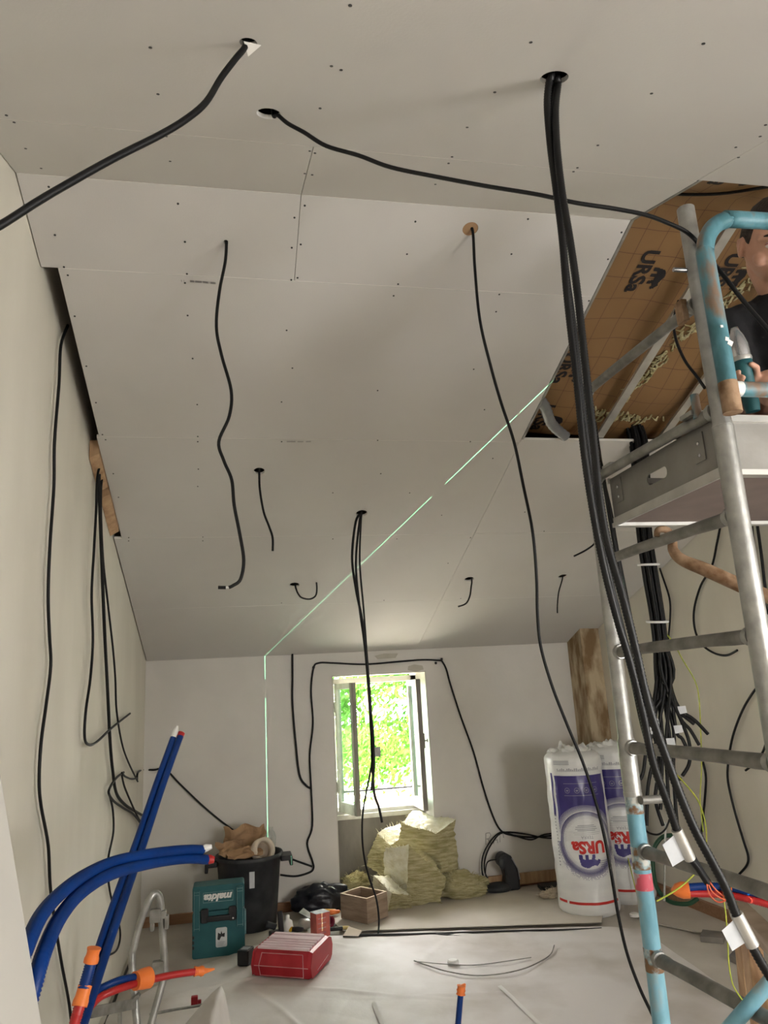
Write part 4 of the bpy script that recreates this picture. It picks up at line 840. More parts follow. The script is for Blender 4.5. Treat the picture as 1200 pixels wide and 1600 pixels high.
# green and yellow earth wires
gG = 'green and yellow earth wires'
cable([(2.208,3.6,1.836),(2.323,3.7,1.772),(2.487,3.9,1.69),(2.544,3.9,1.573),(2.555,3.9,1.474),(2.532,3.9,1.268),(2.507,3.9,1.1),(2.471,3.9,0.937),(2.462,3.9,0.776)], .0035, 'green yellow wire descending beside the cable bundle', 'wire', M_gy, gG, cat='wire')
cable([(2.13,3.6,1.244),(2.114,3.55,1.16),(2.142,3.5,1.094),(2.204,3.5,1.006),(2.227,3.5,0.902),(2.217,3.5,0.802)], .0035, 'green yellow wire slanting right below the rung', 'wire', M_gy, gG, cat='wire')
cable([(1.583,2.6,0.916),(1.536,2.6,0.888),(1.487,2.6,0.866),(1.425,2.6,0.845)], .003, 'green yellow wire slanting left to the blue post', 'wire', M_gy, gG, cat='wire')
cable([(1.035,1.6,1.125),(1.035,1.6,1.092),(1.03,1.6,1.042),(1.025,1.6,0.994),(1.028,1.6,0.957),(1.044,1.6,0.928)], .0014, 'thin green yellow wire dangling under the orange wire ends', 'wire', M_gy, gG, cat='wire')
cable([(2.82,5.5,0.361),(2.806,5.44,0.277),(2.805,5.4,0.145),(2.81,5.38,0.052)], .004, 'green wire in front of the second insulation roll', 'wire', M_gy, gG, cat='wire')
# right wall cables
gW = 'cables on the right wall'
cable([(3.174,4.322,2.542),(3.171,4.378,2.444),(3.167,4.463,2.307),(3.159,4.604,2.197),(3.153,4.708,2.054),(3.152,4.739,1.924),(3.154,4.697,1.81),(3.16,4.58,1.737),(3.167,4.458,1.713),(3.173,4.348,1.739)], .0075, 'right wall cable with an upturned end, behind the scaffold post', group=gW)
cable([(3.182,4.182,1.525),(3.178,4.26,1.48),(3.171,4.391,1.363),(3.164,4.52,1.2),(3.159,4.602,1.036),(3.157,4.633,0.934),(3.158,4.632,0.835),(3.159,4.61,0.701),(3.161,4.574,0.553),(3.162,4.554,0.47),(3.16,4.579,0.413),(3.156,4.666,0.343)], .0075, 'right wall cable hanging in a long bow down to the skirting', group=gW)
cable([(3.179,4.232,1.48),(3.18,4.215,1.433),(3.182,4.175,1.395),(3.181,4.194,1.251),(3.178,4.254,1.136),(3.173,4.34,1.055),(3.167,4.451,0.993)], .007, 'right wall cable curling back left at rung height', group=gW)
cable([(3.19,4.032,2.497),(3.19,4.044,2.376),(3.189,4.049,2.214),(3.19,4.044,2.054),(3.19,4.029,1.934)], .007, 'left of two straight cables on the right wall beside the scaffold post', group=gW)
cable([(3.193,3.989,2.487),(3.192,3.999,2.286),(3.191,4.014,2.089),(3.192,4.007,1.893)], .009, 'right of two straight cables on the right wall beside the scaffold post', group=gW)
cable([(3.134,5.069,2.497),(3.136,5.019,2.331),(3.139,4.973,2.157),(3.138,4.998,2.019),(3.134,5.06,1.86)], .007, 'right wall cable just right of the white cable ties', group=gW)
cable([(3.145,4.866,1.017),(3.145,4.857,0.914),(3.143,4.907,0.764),(3.138,4.993,0.546),(3.136,5.028,0.458)], .008, 'right wall cable hanging straight below the second rung', group=gW)
cable([(2.53,4.6,0.78),(2.509,4.6,0.699),(2.521,4.6,0.66),(2.588,4.6,0.64),(2.646,4.6,0.669),(2.681,4.6,0.722)], .006, 'low cable loop right of the blue post', group=gW)
cable([(2.751,4.7,0.606),(2.673,4.7,0.601),(2.606,4.7,0.542),(2.582,4.7,0.45),(2.583,4.7,0.338),(2.617,4.7,0.268),(2.691,4.72,0.212),(2.8,4.72,0.193),(2.872,4.72,0.216)], .014, 'dark green hose looped on the floor behind the blue post', 'garden_hose', M_hose, cat='hose')
m = M(); m.tube([(2.681,4.65,0.696),(2.6,4.65,0.245)], .007, 8); tag(m.build('metal_rod', M_galv), 'thin upright metal rod beside the green hose', 'rod')

# cables inside the ceiling opening
gO = 'cables inside the ceiling opening'
cable([(x, y, kz(x, y) - .012) for x, y in ((1.52, 2.25), (1.62, 2.27), (1.72, 2.28), (1.86, 2.20), (2.02, 2.08), (2.2, 1.96))], .006, 'black cable crossing the brown paper above the blue guard rail', group=gO)
cable([(1.417,1.95,2.781),(1.389,1.95,2.711),(1.371,1.93,2.633),(1.369,1.9,2.546),(1.374,1.86,2.471),(1.362,1.82,2.42)], .0045, 'thin black cable arcing down behind the galvanised front post', group=gO)
# ------------------------------------------------------------ sheets on the floor
FB = [(p[0], p[1]) for p in [(-0.729,4.621,0.0),(-0.556,4.91,-0.0),(-0.279,5.277,0.0),(0.118,5.562,0.0),(0.419,5.61,-0.0),(0.698,5.572,0.0),(1.393,5.384,-0.0),(2.371,5.095,0.0),(2.584,4.938,-0.0)]]
fx0, fy0 = (-0.072,3.85,0.345)[0], 3.85
fzp = (-0.072,3.85,0.345)[2]
def fleece(u, v):
    t = u * (len(FB) - 1); i = min(int(t), len(FB) - 2); k = t - i
    xb = FB[i][0] + (FB[i + 1][0] - FB[i][0]) * k; yb_ = FB[i][1] + (FB[i + 1][1] - FB[i][1]) * k + nz((u * 3, 1, 0), 4, .02)
    x = xb + (xb * .93 - .05 - xb) * v; y = yb_ + (2.6 - yb_) * v
    z = .006 + abs(nz((x * .7 + y * .5, y * .6, 2), 3, .010)) + max(0, nz((x * 2.2 - y, y * .5 + x, 5), 2.2, .012))
    for px_, py_, ang, hh in ((.55, 4.6, .5, .007), (1.1, 4.9, -.9, .006), (.3, 4.2, 1.2, .008), (1.3, 4.3, .25, .006), (.1, 5.0, -.35, .007), (1.7, 4.7, 1.0, .006), (.8, 5.2, .9, .005)):
        dd = (x - px_) * sin(ang) + (y - py_) * cos(ang) + nz((x, y, px_), 2.5, .03); al = (x - px_) * cos(ang) - (y - py_) * sin(ang); z += hh * math.exp(-(dd / .018) ** 2) * math.exp(-(al / .5) ** 2)
    xr_ = fx0 + (y - fy0) * .12; d = x - xr_
    a = math.exp(-(abs(d) / (.26 if d < 0 else .05)) ** 1.5); b_ = math.exp(-((y - fy0) / .10) ** 2) if y > fy0 else math.exp(-((fy0 - y) / .7) ** 2)
    return (x, y, z + fzp * a * b_)
m = M(); m.grid(fleece, 220, 220)
for P in ([(0.697,4.364,0.016),(0.696,4.229,0.016),(0.696,4.088,0.016),(0.696,3.977,0.016)], [(1.393,4.352,0.016),(1.403,4.184,0.016),(1.408,3.997,0.016),(1.415,3.826,0.016)]):
    for i in range(3):
        a, b_ = Vector(P[i]), Vector(P[i + 1]); s_ = Vector((.012, .004, 0)); m.add([a - s_, a + s_, b_ + s_, b_ - s_], [(0, 1, 2, 3)], 1)
fl = tag(m.build('floor_fleece', [M_fleece, M_dirt]), 'whitish protective fleece spread over the floor, its corner curled up at lower left', 'floor sheet')
hb = [(p[0], p[1]) for p in [(0.713,5.61,0.0),(2.39,5.131,0.0)]]
m = M(); P = []
for z in (0, .005):
    for (x, y), h in (((hb[0][0], hb[0][1]), .018), ((hb[1][0], hb[1][1]), .02), ((2.75, 5.75), .008), ((2.0, 6.29), .005), ((.60, 6.29), .005)): P.append((x, y, h + z))
m.add(P, [(4, 3, 2, 1, 0), (5, 6, 7, 8, 9)] + [(i, (i + 1) % 5, 5 + (i + 1) % 5, 5 + i) for i in range(5)])
tag(m.build('hardboard_sheet', M_hard), 'beige board sheet lying on the floor in front of the window, its front edge raised', 'board')
m = M(); P = [(0.697,5.528,0.012),(0.799,5.503,0.012),(0.965,5.451,0.012),(1.211,5.368,0.012),(1.458,5.299,0.012),(1.786,5.211,0.012),(2.107,5.112,0.012),(2.353,5.057,0.012)]; m.tube(P, [.006, .013, .012, .011, .010, .009, .007, .004], 6, smooth=3)  # black strip; its dark line also draws in the shadow under the board edge
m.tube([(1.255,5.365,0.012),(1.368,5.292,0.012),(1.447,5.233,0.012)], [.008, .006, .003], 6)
tag(m.build('strip_and_edge_shadow', M_black), 'long thin black strip doubling as a drawn-in shadow along the front edge of the beige board', 'strip')
m = M(); q = [(0.696,5.514,0.02),(0.747,5.596,0.02),(0.828,5.519,0.02),(0.792,5.462,0.02)]
m.add([Vector(p) + Vector((0, 0, (.0, .03, .015, .0)[i])) for i, p in enumerate(q)], [(0, 1, 2, 3), (3, 2, 1, 0)]); 
tag(m.build('paper_scrap', M_cardl), 'curled paper scrap at the left end of the long black strip', 'paper')
m = M(); P = [(2.66,5.112,-0.0),(2.861,4.759,0.0),(3.091,4.562,0.0),(3.369,4.96,0.0),(3.099,5.353,0.0)]
m.add([(x, y, .008) for x, y, z in P] + [(x, y, .016) for x, y, z in P], [(4, 3, 2, 1, 0), (5, 6, 7, 8, 9)] + [(i, (i + 1) % 5, 5 + (i + 1) % 5, 5 + i) for i in range(5)])
tag(m.build('hardboard_sheet', M_hard), 'smaller beige board on the floor behind the scaffold, right of the blue post', 'board')
for q, lab in ((((1094,1463),(1132,1466),(1135,1457),(1100,1453)), 0),): pass
for P, lab in (([(2.791,4.621,0.02),(2.895,4.542,0.02),(2.98,4.638,0.02),(2.882,4.731,0.02)], 'grey offcut on the floor behind the lower rung, left of the timber'), ([(2.75,4.279,0.01),(2.757,4.148,0.01),(2.853,4.24,0.01),(2.859,4.373,0.01)], 'dark grey offcut on the floor beside the timber trestle')):
    m = M(); m.hexa([(x, y, .001) for x, y, z in P] + [(x, y, .035) for x, y, z in P]); tag(m.build('board_offcut', M_cem, bevel=.003), lab, 'offcut', 'offcuts behind the scaffold')
for P, lab in (([(1.254,4.777,0.006)], 'small white plastic disc on the floor beside the grey wire'), ([(2.676,5.206,0.006)], 'small white plastic disc on the floor by the second insulation roll')):
    m = M(); m.lathe([(.034, -.006), (.034, .008), (.026, .014), (0.0, .014)], Vector(P[0]) + Vector((0, 0, .012)), 20, sm=False); tag(m.build('plastic_disc', M_white), lab, 'disc', 'white plastic discs on the floor')
cable([(1.922,4.832,0.02),(1.845,4.702,0.02),(1.757,4.62,0.02),(1.611,4.532,0.02),(1.445,4.499,0.02),(1.304,4.53,0.02),(1.184,4.637,0.02),(1.102,4.765,0.02),(1.04,4.879,0.02)], .0035, 'grey wire curved across the white floor fleece', 'wire', M_galvd, 'loose grey wires on the floor', cat='wire')
cable([(1.041,4.867,0.02),(1.182,4.769,0.02),(1.352,4.683,0.02),(1.548,4.676,0.02),(1.711,4.683,0.02)], .0025, 'thinner, straighter grey wire beside the curved one on the fleece', 'wire', M_galvd, 'loose grey wires on the floor', cat='wire')
cable([(-0.157,3.95,0.252),(-0.205,3.9,0.267),(-0.282,3.8,0.299),(-0.366,3.7,0.327)], .006, 'grey cord by the curled fleece corner', 'cord', M_galvd, cat='cord')
m = M(); c_ = Vector((-0.197,3.95,0.275)); m.box((c_.x, c_.y, c_.z), (.03, .025, .035)); m.box((c_.x + .02, c_.y, c_.z - .008), (.02, .014, .016)); tag(m.build('red_clip', M_red, bevel=.003), 'tiny red clip by the curled fleece corner', 'clip')

# ------------------------------------------------------------ glass wool pieces
def wool(C, white, seed, n=22, amp=.028, fr=26):
    C = [Vector(c) for c in C]; q = M()
    if max(p.z for p in C[:4]) < .2: pass
    def tri(u, v, w_):
        b0 = C[0].lerp(C[1], u).lerp(C[3].lerp(C[2], u), v); t0 = C[4].lerp(C[5], u).lerp(C[7].lerp(C[6], u), v); return b0.lerp(t0, w_)
    ctr = sum(C, Vector()) / 8
    def disp(u, v, w_):
        p = tri(u, v, w_); d = (p - ctr).normalized()
        r = nz(p + Vector((seed, 0, 0)), 7, amp * 1.1) + nz(Vector((p.x * 6, p.y * 6, w_ * 24 + seed)), 1, amp * .5) + nz(p, 34, amp * .3)
        p = p + d * r; p.z = max(p.z, .012); return p
    faces = [lambda a, b_: (b_, a, 0), lambda a, b_: (a, b_, 1), lambda a, b_: (a, 0, b_), lambda a, b_: (1, a, b_), lambda a, b_: (1 - a, 1, b_), lambda a, b_: (0, 1 - a, b_)]
    for i, fn in enumerate(faces): q.grid(lambda a, b_: disp(*fn(a, b_)), n, n, 1 if i in white else 0)
    rnd = random.Random(seed)
    for k in range(fr * 5):                       # loose fibres on the edges
        i = rnd.randrange(6); a, b_ = rnd.random(), rnd.choice((0, 1, rnd.random())); p = disp(*faces[i](a, b_)); d = (p - ctr).normalized()
        e = p + d * rnd.uniform(.006, .03) + Vector((rnd.gauss(0, .014), rnd.gauss(0, .014), rnd.gauss(0, .01))); e.z = max(e.z, .01)
        q.tube([p - d * .01, p.lerp(e, .6), e], [.0028, .0022, .0006], 4, 1 if i in white else 0, caps=False)
    return q
gw = 'pieces of glass wool under the window'
for C, wh, sd_, lab in (
    ([(1.257,6.3,0.348),(1.57,6.14,0.209),(1.725,6.22,0.16),(1.507,6.5,0.275),(1.297,6.3,0.575),(1.543,6.14,0.488),(1.742,6.22,0.569),(1.486,6.5,0.616)], (1,), 1, 'largest yellow glass wool block, on top of the pile under the window'),
    ([(1.017,6.38,0.26),(1.147,6.27,0.167),(1.363,6.38,0.152),(1.252,6.52,0.294),(1.111,6.4,0.498),(1.203,6.3,0.41),(1.395,6.38,0.486),(1.331,6.52,0.53)], (5, 1), 2, 'glass wool slab leaning at the left of the pile, torn pale edge upward'),
    ([(1.113,6.268,0.014),(1.251,6.058,0.014),(1.526,6.034,0.014),(1.423,6.334,0.014)] + [(1.123,6.1,0.428),(1.282,5.96,0.462),(1.57,6.02,0.179),(1.439,6.2,0.359)], (5, 2), 3, 'glass wool wedge at the front of the pile with a pale torn left face'),
    ([(1.045,6.376,0.014),(1.099,5.995,0.014),(1.279,6.009,0.014),(1.193,6.312,0.014)] + [(1.016,6.06,0.251),(1.121,5.92,0.147),(1.265,5.96,0.111),(1.14,6.14,0.231)], (1, 2), 4, 'low flat glass wool block at the foot of the pile by the wooden box')):
    tag(wool(C, wh, sd_).build('glass_wool_piece', [M_wool, M_woolw]), lab, 'glass wool', gw)
def lump(c, r, seed, rz_=0.0, amp=.05):
    q = M(); R = rotz(rz_); c = Vector(c)
    def fn(p, u):
        k = 1 + nz(u + Vector((seed, 0, 0)), 1.6, .35) + nz(u + Vector((0, seed, 0)), 5, .16) + nz(u, 13, .07); p = p * k; p.z = max(p.z, -c.z + .006); return p
    q.ball(c, r, 56, R=R, fn=fn); rnd = random.Random(seed)
    for k in range(110):
        u = Vector((rnd.gauss(0, 1), rnd.gauss(0, 1), abs(rnd.gauss(0, .8)))).normalized(); p = c + R @ fn(Vector((u.x * r[0], u.y * r[1], u.z * r[2])), u); e = p + (R @ u) * rnd.uniform(.01, .03) + Vector((rnd.gauss(0, .012), rnd.gauss(0, .012), rnd.gauss(0, .008))); e.z = max(e.z, .01)
        q.tube([p - (R @ u) * .01, p.lerp(e, .6), e], [.003, .002, .0006], 4, caps=False)
    return q
c_ = (1.7,6.076,0.0); tag(lump((c_[0], c_[1] + .11, .085), (.23, .13, .10), 7, -.2).build('glass_wool_piece', M_wool), 'shaggy glass wool lump lying at the right of the pile', 'glass wool', gw)
c_ = (0.949,6.457,0.0); tag(lump((c_[0], c_[1] + .11, .085), (.11, .10, .09), 11, .3).build('glass_wool_piece', M_wool), 'small glass wool tuft at the left of the pile behind the wooden box', 'glass wool', gw)

# ------------------------------------------------------------ rolls of insulation in printed film
def roll(cx, cy, r0, h, labname, lab, off, seed, lean=(0, 0)):
    a0 = atan2(-cy, -cx)
    t = thing('insulation_roll', (cx, cy, 0), lab, 'insulation roll', 'wrapped insulation rolls')
    def rad(z): return r0 * (1 - .035 * (z / h)) + .003 * sin(z * 26) * (.4 + .6 * sin(z * 7 + seed))
    def Pm(u, z, o=0.0):
        a = a0 + off + u / r0; r = rad(z) + nz((cos(a) * 2, sin(a) * 2, z * 5 + seed), 2.4, .006) + o
        rr = r * (1 - max(0, (z - h + .05) / .05) ** 2 * .25) * (1 - max(0, (.04 - z) / .04) ** 2 * .12)
        return (cx + rr * cos(a) + lean[0] * z, cy + rr * sin(a) + lean[1] * z, z)
    q = M(); N = 80; zs = [0, .004, .012, .025, .04] + [.06 + (h - .12) * i / 60 for i in range(61)] + [h - .045, h - .03, h - .015, h - .004, h]
    for j, z in enumerate(zs): pass
    V = [Pm(2 * pi * r0 * k / N, z) for z in zs for k in range(N)]
    F = [(j * N + k, j * N + (k + 1) % N, (j + 1) * N + (k + 1) % N, (j + 1) * N + k) for j in range(len(zs) - 1) for k in range(N)]
    q.add(V, F, 0, True); q.add(V[:N], [tuple(range(N))[::-1]], 0)
    def patch(u0, u1, z0, z1, mi, o=.0012, nu=24, nv=10): q.grid(lambda a, b_: Pm(u0 + (u1 - u0) * a, z0 + (z1 - z0) * b_, o), nu, nv, mi)
    zr, rr_ = h * .45, .198                        # centre and radius of the dotted ring
    # violet panel above the ring, cut out round it
    nu = 60
    ut, ub = .172, .172
    for i in range(nu):
        ua, ub_ = -.205 + .41 * i / nu, -.205 + .41 * (i + 1) / nu
        la = zr + math.sqrt(max(0, (rr_ + .012) ** 2 - ua * ua)); lb = zr + math.sqrt(max(0, (rr_ + .012) ** 2 - ub_ * ub_))
        if abs(ua) > rr_ + .012 or abs(ub_) > rr_ + .012: la = lb = zr
        z1 = h * .855
        q.add([Pm(ua, la + (z1 - la) * k / 8, .0012) for k in range(9)] + [Pm(ub_, lb + (z1 - lb) * k / 8, .0012) for k in range(9)], [(k, 9 + k, 10 + k, k + 1) for k in range(8)], 1, True)
    # halftone ring
    for ri in range(13):
        R_ = rr_ - .040 + ri * .0072; nn = int(2 * pi * R_ / .0092); s0 = .0034 - abs(ri - 6) * .0003
        for k in range(nn):
            a = 2 * pi * (k + .5 * (ri % 2)) / nn; s = s0 * (1.05 if -2.9 < a - pi < 2.9 else .8)
            fade = 1.0 if ri > 2 else .6
            white = (R_ > rr_ + .008 and sin(a) > .02)
            if ri > 9 and not white and random.random() < .4: continue
            u, z = R_ * cos(a), zr + R_ * sin(a); s *= fade
            q.add([Pm(u - s, z - s, .0022), Pm(u + s, z - s, .0022), Pm(u + s, z + s, .0022), Pm(u - s, z + s, .0022)], [(0, 1, 2, 3)], 0 if white else 1)
    def txt(body, size, uc, zc_, mi, bold=.0, o=.0024):
        tv, tfc = text_mesh(body, size, 0, bold); q.add([Pm(uc - x, zc_ - y, o) for x, y in tv], tfc, mi)
    txt('URSa', .108, .004, zr - .03, 2, .005)
    txt('TERRA', .03, .0, zr + .034, 3)
    for i, (wd, dz) in enumerate(((.19, .062), (.13, .075), (.16, .085), (.15, .098), (.12, .109))): patch(-wd / 2, wd / 2, zr + dz, zr + dz + (.0018 if i == 0 else .0045), 3, .002, 14, 1)
    patch(-.09, .09, zr + .050, zr + .0518, 3, .002, 14, 1)
    q.add([Pm(.0 - x * .15, zr - .122 - y * .15, .0024) for x, y in BEARV], BEARF, 1)
    # icons and rules on the violet panel
    zi = h * .765
    for k in range(4):
        u0 = -.105 + .07 * k; n2 = 20
        q.add([Pm(u0 + r_ * cos(2 * pi * i / n2), zi + r_ * sin(2 * pi * i / n2), .0022) for r_ in (.019, .0165) for i in range(n2)], [(i, (i + 1) % n2, n2 + (i + 1) % n2, n2 + i) for i in range(n2)], 3)
        patch(u0 - .009, u0 + .009, zi - .002, zi + .003, 3, .0022, 3, 1); patch(u0 - .005, u0 + .005, zi - .008, zi - .005, 3, .0022, 3, 1)
    patch(-.13, .13, zi + .045, zi + .0475, 3, .0022, 16, 1); patch(-.13, .13, zi - .036, zi - .0335, 3, .0022, 16, 1)
    # skyline frieze and small print above the panel
    for k in range(26):
        u0 = -.17 + .0132 * k; hh = .006 + .014 * abs(sin(k * 2.3 + 1)); patch(u0, u0 + .008, h * .885, h * .885 + hh, 3, .0022, 2, 1)
    patch(-.175, .175, h * .882, h * .8835, 3, .0022, 16, 1)
    for k in range(3): patch(-.19, -.07, h * .925 + k * .011, h * .925 + k * .011 + .005, 3, .0022, 8, 1)
    # violet side stripe, faint print, red band near the foot
    patch(-.245, -.225, h * .60, h * .87, 1, .0014, 3, 12)
    for k in range(16): patch(-.242, -.230, h * .30 + k * .022, h * .30 + k * .022 + .010, 3, .0022, 2, 1)
    patch(-.30, -.205, h * .083, h * .098, 2, .0022, 10, 1); patch(-.185, .205, h * .083, h * .098, 2, .0022, 26, 1)
    for k in range(4): patch(.07, .16, h * .30 + k * .012, h * .30 + k * .012 + .005, 3, .0022, 8, 1)
    q.build('printed_film', [M_film, M_navy, M_ured, M_lgrey], t)
    # crumpled film gathered over the end
    q = M()
    def top(u, v):
        a = 2 * pi * u; rr = (rad(h) * .76) * (1 - v * .98); base = Vector((cx + lean[0] * h, cy + lean[1] * h, h - .004))
        z = .018 * sin(v * 3.0) + nz((cos(a) * 1.6, sin(a) * 1.6, v * 3 + seed), 1.1, .035 * min(1, v * 5)) + max(0, nz((cos(a) * 2, sin(a) * 2, v * 3 + seed + 7), 1.3, .05)) * min(1, v * 4)
        return base + Vector((rr * cos(a), rr * sin(a), z))
    q.grid(top, 72, 18); q.build('gathered_end', M_film, t)
    for k in range(3):
        a = a0 + (-1.0 + .9 * k); q = M(); b_ = Vector((cx + lean[0] * h + .12 * cos(a), cy + lean[1] * h + .12 * sin(a), h - .002))
        q.grid(lambda u, v: b_ + Vector(((u - .5) * .13 + nz((u * 2, v, seed + k), 1.2, .03), (v - .5) * .05, .032 * (1 - abs(2 * v - 1)) * (.6 + .4 * sin(u * 5 + k)) + nz((u * 4, v * 3, k), 1.5, .012))), 10, 8); q.build('film_fold', M_film, t)
    return t
roll(2.475, 5.475, .213, 1.10, 'a', 'nearer white and violet insulation roll, standing in front at the back right corner', .2, 1.0, (-.012, 0))
roll(2.875, 5.66, .205, 1.10, 'b', 'further insulation roll, partly hidden behind the nearer roll and the blue post', .12, 4.0, (-.012, 0))

# ------------------------------------------------------------ bin with waste
bc = Vector((.085, 6.06, 0))
tb = thing('rubbish_bin', tuple(bc), 'black round rubbish bin standing by the back wall at left', 'bin')
m = M(); m.lathe([(0, .004), (.185, 0), (.195, .01), (.232, .46), (.248, .465), (.252, .485), (.246, .495), (.234, .49), (.226, .46), (.19, .02), (0, .016)], bc, 48); m.build('bin_body', M_blackd, tb)
for s in (-1, 1):
    m = M(); m.rbox(bc + Vector((.27 * s, -.02, .452)), (.085, .17, .035), .012, axis=2); m.rbox(bc + Vector((.305 * s, -.02, .43)), (.022, .17, .06), .006, axis=2); m.build('bin_handle', M_black, tb, bevel=.004)
m = M(); a = -1.5; m.grid(lambda u, v: bc + Vector((cos(a + (u - .5) * .16) * (.2005 + .0815 * (.26 + .13 * v) * 1.0 + .003), sin(a + (u - .5) * .16) * (.2005 + .0815 * (.26 + .13 * v) + .003), .30 + .11 * v)), 4, 2); m.build('bin_sticker', M_tag, tb)
def crumple(name, c, sx, sy, sz, seed, mt, lab, cat, rz_=0, tilt=0, fold=.03, grp=None):
    q = M(); R = rotz(rz_) @ rx(tilt); c = Vector(c)
    q.grid(lambda u, v: c + R @ Vector(((u - .5) * sx + nz((u * 2, v * 2, seed), 1.7, .03), nz((u * 2.2, v * 2.2, seed + 9), 1.3, sy), (v - .5) * sz + nz((u * 3, v * 2, seed + 4), 1.5, .02) + fold * abs(sin(u * 5 + seed)))), 14, 12, sm=False)
    o = q.build(name, mt); s_ = o.modifiers.new('sheet', 'SOLIDIFY'); s_.thickness = .003; return tag(o, lab, cat, grp)
gp = 'brown packing paper in the black bin'
crumple('packing_paper', bc + Vector((-.03, .04, .575)), .30, .05, .17, 2, M_card, 'large crumpled brown paper standing at the back of the black bin', 'paper', .05, .1, .03, gp)
crumple('packing_paper', bc + Vector((-.13, -.04, .535)), .20, .05, .11, 5, M_card, 'crumpled brown paper at the left rim of the black bin', 'paper', .3, -.7, .02, gp)
crumple('packing_paper', bc + Vector((-.04, -.13, .515)), .24, .03, .11, 8, M_card, 'flat brown paper flap at the front rim of the black bin', 'paper', -.1, -1.15, .02, gp)
m = M(); R = rotz(.5) @ rx(radians(75)); m.lathe([(.085, -.03), (.085, .03), (.062, .03), (.062, -.03), (.085, -.03)], bc + Vector((.10, -.09, .52)), 36, R=R)
tag(m.build('tape_roll', M_cardl), 'pale brown tape roll lying on top of the black bin', 'tape roll')
m = M(); m.lathe([(.04, 0), (.043, .05), (.041, .12), (.028, .15), (.012, .165), (.012, .185)], bc + Vector((.15, .04, .47)), 20, R=rx(-.15) @ ry(.12))
tag(m.build('plastic_bottle', M_clear), 'clear crumpled plastic bottle poking out of the black bin', 'bottle')

# ------------------------------------------------------------ teal tool case standing on its side
mo = Vector((-.289, 5.46, 0)); MW, MD, MH = .334, .165, .425
tm = thing('tool_case', (mo.x + MW / 2, mo.y + MD / 2, 0), 'teal tool case standing upside down in front of the black bin', 'tool case')
def FP(u, v, o=0): return Vector((mo.x + u * MW, mo.y - o, MH * (1 - v)))
m = M(); m.rbox((mo.x + MW / 2, mo.y + MD / 2, MH * .32), (MW, MD, MH * .64), .014, axis=1); m.build('case_body', M_teal, tm, bevel=.004)
m = M(); m.rbox((mo.x + MW / 2, mo.y + MD / 2, MH * .825), (MW, MD * .99, MH * .352), .014, axis=1); m.build('case_lid', M_teal, tm, bevel=.004)
for u0, u1 in ((.035, .135), (.855, .965)):
    m = M(); p0, p1 = FP(u0, .04), FP(u1, .62); m.rbox(((p0.x + p1.x) / 2, mo.y - .004, (p0.z + p1.z) / 2), (p1.x - p0.x, .016, p0.z - p1.z), .006, axis=1); l_ = m.build('latch', M_teal, tm, bevel=.002)
    for u in (u0, u1):
        m = M(); m.box(((mo.x + u * MW), mo.y - .013, (p0.z + p1.z) / 2), (.0025, .003, (p0.z - p1.z) * .95)); m.build('scuffed_edge', M_teald, l_)
    for v in (.07, .11, .58):
        m = M(); pz = FP(u0, v).z; m.box(((p0.x + p1.x) / 2, mo.y - .013, pz), ((p1.x - p0.x) * .9, .003, .0025)); m.build('scuffed_edge', M_teald, l_)
def frame(u0, u1, v0, v1, t, mt, name, par, y=.003):
    q = M(); a, b_ = FP(u0, v0), FP(u1, v1)
    for x0, x1, z0, z1 in ((a.x, b_.x, a.z - t, a.z), (a.x, b_.x, b_.z, b_.z + t), (a.x, a.x + t, b_.z, a.z), (b_.x - t, b_.x, b_.z, a.z)): q.box(((x0 + x1) / 2, mo.y - y / 2, (z0 + z1) / 2), (x1 - x0, y, z1 - z0))
    return q.build(name, mt, par)
frame(.20, .78, .09, .235, .003, M_teald, 'logo_frame', tm)
def face_text(body, size, u, v, mt, name, shear=0, bold=0, sx=1.0, par=None):
    tv, tfc = text_mesh(body, size, shear, bold); c_ = FP(u, v); q = M(); q.add([(c_.x - x * sx, mo.y - .004, c_.z - y) for x, y in tv], tfc); return q.build(name, mt, par or tm)
face_text('makita', .060, .495, .163, M_white, 'logo_print', .25, .003, 1.12)
# folded handle in its recess
m = M(); p0, p1 = FP(.30, .46), FP(.70, .46); m.rbox(((p0.x + p1.x) / 2, mo.y - .012, p0.z), (p1.x - p0.x + .02, .026, .034), .008, axis=0); hd = m.build('handle', M_black, tm, bevel=.003)
for u in (.235, .765):
    m = M(); p = FP(u, .41); m.rbox((p.x, mo.y - .010, p.z), (.048, .022, .085), .012, axis=1); m.build('handle_arm', M_black, hd, bevel=.003)
m = M(); p = FP(.775, .475); m.ball((p.x, mo.y - .022, p.z), (.006, .003, .006), 10); m.build('pivot', M_white, hd)
m = M(); p0, p1 = FP(.445, .60), FP(.66, .87); m.rbox(((p0.x + p1.x) / 2, mo.y - .001, (p0.z + p1.z) / 2), (p1.x - p0.x, .003, p0.z - p1.z), .010, axis=1); st = m.build('sticker', M_tag, tm)
m = M()
bl = [(-.5, -.5), (-.42, .3), (-.1, .1), (0, .5), (.12, .12), (.45, .2), (.4, -.28), (.0, -.2), (-.25, -.62)]
p = FP(.55, .70); m.add([(p.x + x * .05, mo.y - .0035, p.z + y * .05) for x, y in bl], ztri(bl)); m.build('picture_print', M_black, st)
for k in range(3):
    m = M(); p = FP(.55, .80 + .022 * k); m.box((p.x - .004 * k, mo.y - .003, p.z), (.045 - .006 * k, .002, .003)); m.build('text_line', M_lgrey, st)
for k in range(3):
    m = M(); p = FP(.02, .70 + .07 * k); m.box((p.x, mo.y - .001, p.z), (.012, .006, .018)); m.build('vent_slot', M_black, tm)
m = M(); m.rbox((mo.x + MW + .004, mo.y + .05, MH * .42), (.010, .06, .14), .005, axis=1); m.build('side_latch', M_teald, tm)

